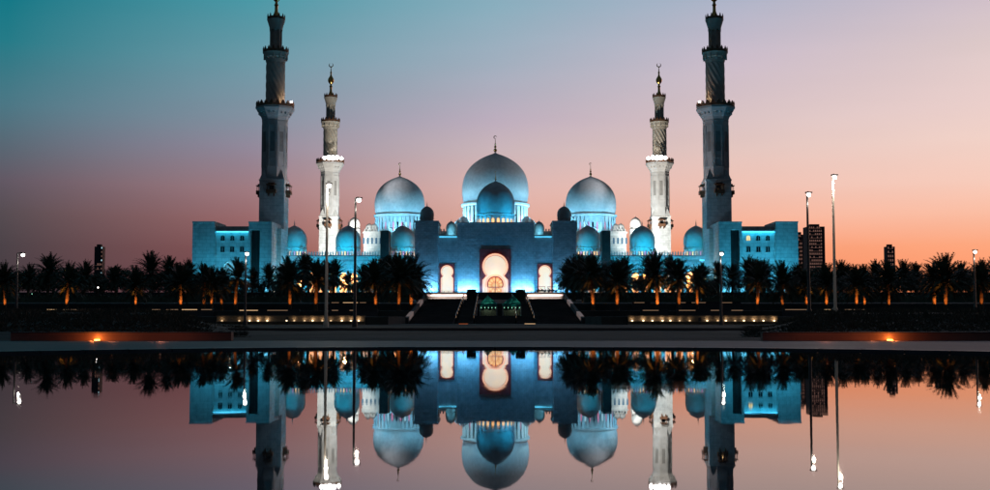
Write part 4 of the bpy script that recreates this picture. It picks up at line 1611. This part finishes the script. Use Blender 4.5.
PR = [palm_proto(11, 4.8, .3, 104, 3.9), palm_proto(12, 5.3, -.4, 96, 4.0), palm_proto(13, 4.5, .1, 112, 4.3), palm_proto(14, 5.8, .5, 92, 3.7), palm_proto(15, 5.1, -.2, 100, 3.8)]
PH = [4.8 + 3.2, 5.3 + 3.3, 4.5 + 3.5, 5.8 + 3.1, 5.1 + 3.2]

ZONES = [(0, 190, 'in the garden left of the mosque'), (190, 284, 'before the left corner block'), (284, 372, 'before the left arcade'),
         (372, 470, 'beside the left stairway'), (520, 622, 'beside the right stairway'), (622, 706, 'before the right arcade'),
         (706, 795, 'before the right corner block'), (795, 1000, 'in the garden right of the mosque')]
# (px, crown top py, distance, uplit trunk)
PALMS = [(6, 266, 200, 1), (28, 264, 240, 0), (48, 258, 215, 0), (67, 262, 205, 1), (84, 264, 235, 0), (116, 265, 215, 0), (136, 266, 200, 1), (150, 257, 225, 0),
         (170, 262, 230, 0), (181, 267, 196, 1), (189, 262, 250, 0),
         (204, 266, 196, 1), (212, 268, 230, 1), (222, 270, 250, 1), (236, 262, 235, 1), (252, 268, 260, 0), (270, 262, 262, 0),
         (290, 258, 205, 1), (302, 253, 230, 0), (316, 261, 205, 1), (334, 262, 250, 0), (349, 272, 300, 0), (362, 263, 225, 0),
         (376, 261, 196, 1), (388, 257, 235, 0), (399, 257, 205, 1), (411, 260, 225, 1),
         (574, 257, 235, 0), (593, 258, 196, 1), (606, 262, 250, 0), (617, 258, 215, 1),
         (657, 255, 215, 1), (679, 258, 205, 1), (697, 262, 196, 1),
         (718, 262, 255, 0), (732, 262, 262, 0), (747, 257, 225, 0), (757, 258, 205, 1), (782, 264, 196, 1),
         (798, 263, 235, 0), (806, 268, 196, 1), (826, 264, 235, 1), (842, 262, 215, 0), (856, 264, 205, 1), (864, 266, 225, 1), (876, 263, 240, 0), (888, 266, 200, 1),
         (904, 262, 230, 0), (917, 261, 240, 0), (934, 263, 215, 1), (945, 257, 205, 1), (961, 262, 235, 0), (981, 263, 205, 1), (996, 262, 225, 0)]
PALMS += [(282, 268, 245, 0), (309, 257, 240, 0), (324, 263, 235, 0), (370, 265, 245, 0), (383, 259, 220, 0), (393, 262, 245, 0), (405, 261, 235, 0), (417, 266, 250, 0),
          (567, 266, 255, 0), (583, 259, 220, 0), (600, 261, 240, 0), (624, 259, 240, 0), (650, 257, 225, 0),
          (672, 258, 220, 0), (704, 265, 245, 0), (752, 260, 245, 0), (764, 262, 225, 0)]
PALMS.sort()
PALMS = [(px, py + rnd.uniform(-2.2, 2.4), (160 + (d * 7) % 22) if lit else d, lit) for (px, py, d, lit) in PALMS]
cnt = {}
used = set()
for (px, py, d, lit) in PALMS:
    k = rnd.randrange(5)
    x = X(px, d)
    z0 = gz(x, d)
    Ht = Z(py, d) - z0
    sc = Ht / PH[k]
    # choose the prototype whose natural height is nearest
    k = min(range(5), key=lambda i: abs(Ht / PH[i] - 1.05) + .15 * rnd.random())
    sc = Ht / PH[k] * rnd.uniform(.94, 1.05)
    if k in used:
        o = copy_tree(PR[k])
    else:
        o = PR[k]
        used.add(k)
    o.location = (x, d, z0 - .05)
    o.rotation_euler.z = rnd.uniform(0, 6.28)
    o.scale = (sc * rnd.uniform(.88, 1.08), sc * rnd.uniform(.88, 1.08), sc)
    zn = [z for z in ZONES if z[0] <= px < z[1]]
    zn = zn[0][2] if zn else 'before the mosque'
    i = cnt.get(zn, 0)
    cnt[zn] = i + 1
    o['label'] = ('date palm with amber-lit trunk, %s from the left %s' if lit else 'dark unlit date palm, %s from the left %s') % (ORD[i], zn)
    if lit:
        spot((x + rnd.uniform(-.25, .25), d - 1.1, z0 + .15), (x, d, z0 + 2.6), rnd.uniform(350, 1100), AMB, 54, .9, .03)
for k in range(5):
    if k not in used:
        for ch in list(PR[k].children):
            bpy.data.objects.remove(ch)
        bpy.data.objects.remove(PR[k])


# ------------------------------------------------------------ broad trees
def tree_proto(seed, H, Rr):
    r_ = random.Random(seed)
    e = thing('broadleaf_tree', (0, 0, 0), 'x', 'tree', 'broad trees behind the palms')
    q = MB().tube([(0, 0, 0), (.1, 0, H * .25), (0, .1, H * .5)], [.3, .22, .16], 8)
    cl = []
    for k in range(16):
        a = r_.uniform(0, 6.28)
        rr = Rr * r_.uniform(.15, .8)
        z = H * r_.uniform(.38, .85)
        c = (rr * math.cos(a), rr * math.sin(a), z)
        cl.append(c)
        q.tube([(0, .05, H * .35), (c[0] * .5, c[1] * .5, (H * .4 + z) / 2), c], [.13, .08, .03], 5)
    q.build('trunk', 'bark', e)
    q = MB()
    for c in cl:
        s = Rr * r_.uniform(.26, .46)
        leaf_cloud(q, c, s, s, s * .75, 120, .24, r_, .25)
    q.build('crown', 'leaf', e)
    return e


TP = [tree_proto(31, 7.2, 4.4), tree_proto(32, 6.3, 4.8), tree_proto(33, 8.0, 3.9)]
TREES = []
r2 = random.Random(5)
for a, b, st in ((-8, 195, 15.5), (205, 286, 20), (300, 420, 55), (578, 700, 60), (712, 800, 40), (795, 1002, 15.5)):
    px = a
    while px < b:
        far = (a < 0 or a > 790)
        TREES.append((px + r2.uniform(-4, 4), r2.uniform(265.5, 272) if far else r2.uniform(276, 283), r2.uniform(262, 330) if far else r2.uniform(285, 325)))
        px += st
TREES.sort()
cnt = {}
for i, (px, py, d) in enumerate(TREES):
    k = i % 3
    o = TP[k] if i < 3 else copy_tree(TP[k])
    x = X(px, d)
    z0 = gz(x, d)
    Ht = Z(py, d) - z0
    sc = Ht / (7.2, 6.3, 8.0)[k]
    o.location = (x, d, z0 - .1)
    o.rotation_euler.z = r2.uniform(0, 6.28)
    o.scale = (sc * 1.1, sc * 1.1, sc)
    zn = [z for z in ZONES if z[0] <= px < z[1]]
    zn = zn[0][2] if zn else ('in the garden left of the mosque' if px < 100 else 'before the left arcade')
    j = cnt.get(zn, 0)
    cnt[zn] = j + 1
    o['label'] = 'dark rounded tree, %s from the left %s' % (ORD[j], zn)

# clipped hedges on the terraces: long dark rows
for (pa_, pb_, d, h_, lab) in ((-10, 214, 204, 1.2, 'long dark hedge under the palms on the far left'), (216, 300, 204, 1.1, 'dark hedge under the palms before the left corner block'),
                               (302, 410, 204, 1.1, 'dark hedge under the palms before the left arcade'), (584, 700, 204, 1.1, 'dark hedge under the palms before the right arcade'),
                               (702, 790, 204, 1.1, 'dark hedge under the palms before the right corner block'), (792, 1000, 204, 1.2, 'long dark hedge under the palms on the far right')):
    x0, x1 = X(pa_, d), X(pb_, d)
    q = MB().box(x0, x1, d, d + 1.6, 3.5, 3.8 + h_ * .8)
    nn = int((x1 - x0) * 60)
    for _ in range(nn):
        p = Vector((rnd.uniform(x0, x1), d - .15 + rnd.uniform(0, 1.8), 3.8 + h_ * rnd.uniform(.2, 1.0) + rnd.random() ** 4 * .4))
        u = Vector((rnd.uniform(-1, 1), rnd.uniform(-1, 1), rnd.uniform(-.3, 1))).normalized() * .22
        w = u.cross(Vector((rnd.uniform(-1, 1), rnd.uniform(-1, 1), rnd.uniform(-1, 1)))).normalized() * .1
        q.add([p - u, p + w, p + u, p - w], [(0, 1, 2, 3)])
    tag(q.build('hedge', 'leaf'), lab, 'hedge', 'garden hedges')

# grassy ground cover on the banks either side of the pool: stuff
for s in (-1, 1):
    q = MB()
    for _ in range(15000):
        y = 44.5 + 46 * rnd.random() ** 1.5
        t_ = rnd.uniform(.215, .46)
        x = s * t_ * y
        if 60 < y < 70:
            continue
        z = gz(x, y)
        tuft = .5 + .5 * math.sin(x * 1.3 + 2 * math.sin(y * .5)) * math.cos(y * .9 + x * .3)
        hh = (.10 + .40 * tuft * rnd.random()) * min(1, (y - 43) / 8) * min(1, (t_ - .2) / .06)
        a = rnd.uniform(0, 6.28)
        lx, ly = rnd.uniform(-.16, .16), rnd.uniform(-.1, .1)
        wx, wy = .035 * math.cos(a), .035 * math.sin(a)
        q.add([(x - wx, y - wy, z - .03), (x + wx, y + wy, z - .03), (x + lx + wx * .6, y + ly, z + hh * .7), (x + lx * 1.8, y + ly * 1.8, z + hh)], [(0, 1, 2, 3)])
    o = q.build('ground_cover', 'shrub')
    tag(o, 'dark feathery ground cover on the bank %s of the pool' % ('left' if s < 0 else 'right'), 'ground cover', None, 'stuff')

# scattered small garden lamps
GL = [(58, 300.5, 205, 'lamp_warm', 'tiny white garden lamp left of the second tall palm on the far left'), (98, 287.5, 230, 'lamp_white', 'small bright lamp below the slim tower on the left'),
      (7, 291, 240, 'lamp_warm', 'tiny lamp by the left frame edge palm'), (32, 294, 240, 'tent_lamp', 'tiny green-white lamp near the left street lamp'),
      (231, 285, 330, 'lamp_warm', 'small warm lamp at the left corner gateway'), (843, 292.5, 230, 'lamp_warm', 'small lamp in the right garden under the towers'),
      (874, 295, 230, 'lamp_white', 'tiny white lamp left of the slim right tower'), (969, 298, 215, 'lamp_warm', 'tiny lamp by the last palms on the right')]
for px, py, d, mm, lab in GL:
    p = P(px, py, d)
    z0 = gz(p.x, d)
    t = thing('garden_lamp', (p.x, d, z0), lab, 'lamp', 'garden lamps')
    MB().lathe([(.05, z0 - .05), (.04, p.z - .1)], 8, (p.x, d)).build('post', 'pole', t)
    MB().lathe([(.03, p.z - .1), (.09, p.z - .05), (.09, p.z + .05), (.03, p.z + .1)], 10, (p.x, d)).build('bulb', mm, t, True)

# ------------------------------------------------------------------ render
S.view_settings.view_transform = 'Standard'
S.view_settings.look = 'None'
S.view_settings.exposure = 0
S.view_settings.gamma = 1
S.view_settings.use_curve_mapping = False
S.cycles.use_denoising = True
S.cycles.max_bounces = 6
S.cycles.diffuse_bounces = 3
S.cycles.glossy_bounces = 3
S.cycles.caustics_reflective = False
S.cycles.caustics_refractive = False
S.cycles.sample_clamp_indirect = 4
S.cycles.use_light_tree = True
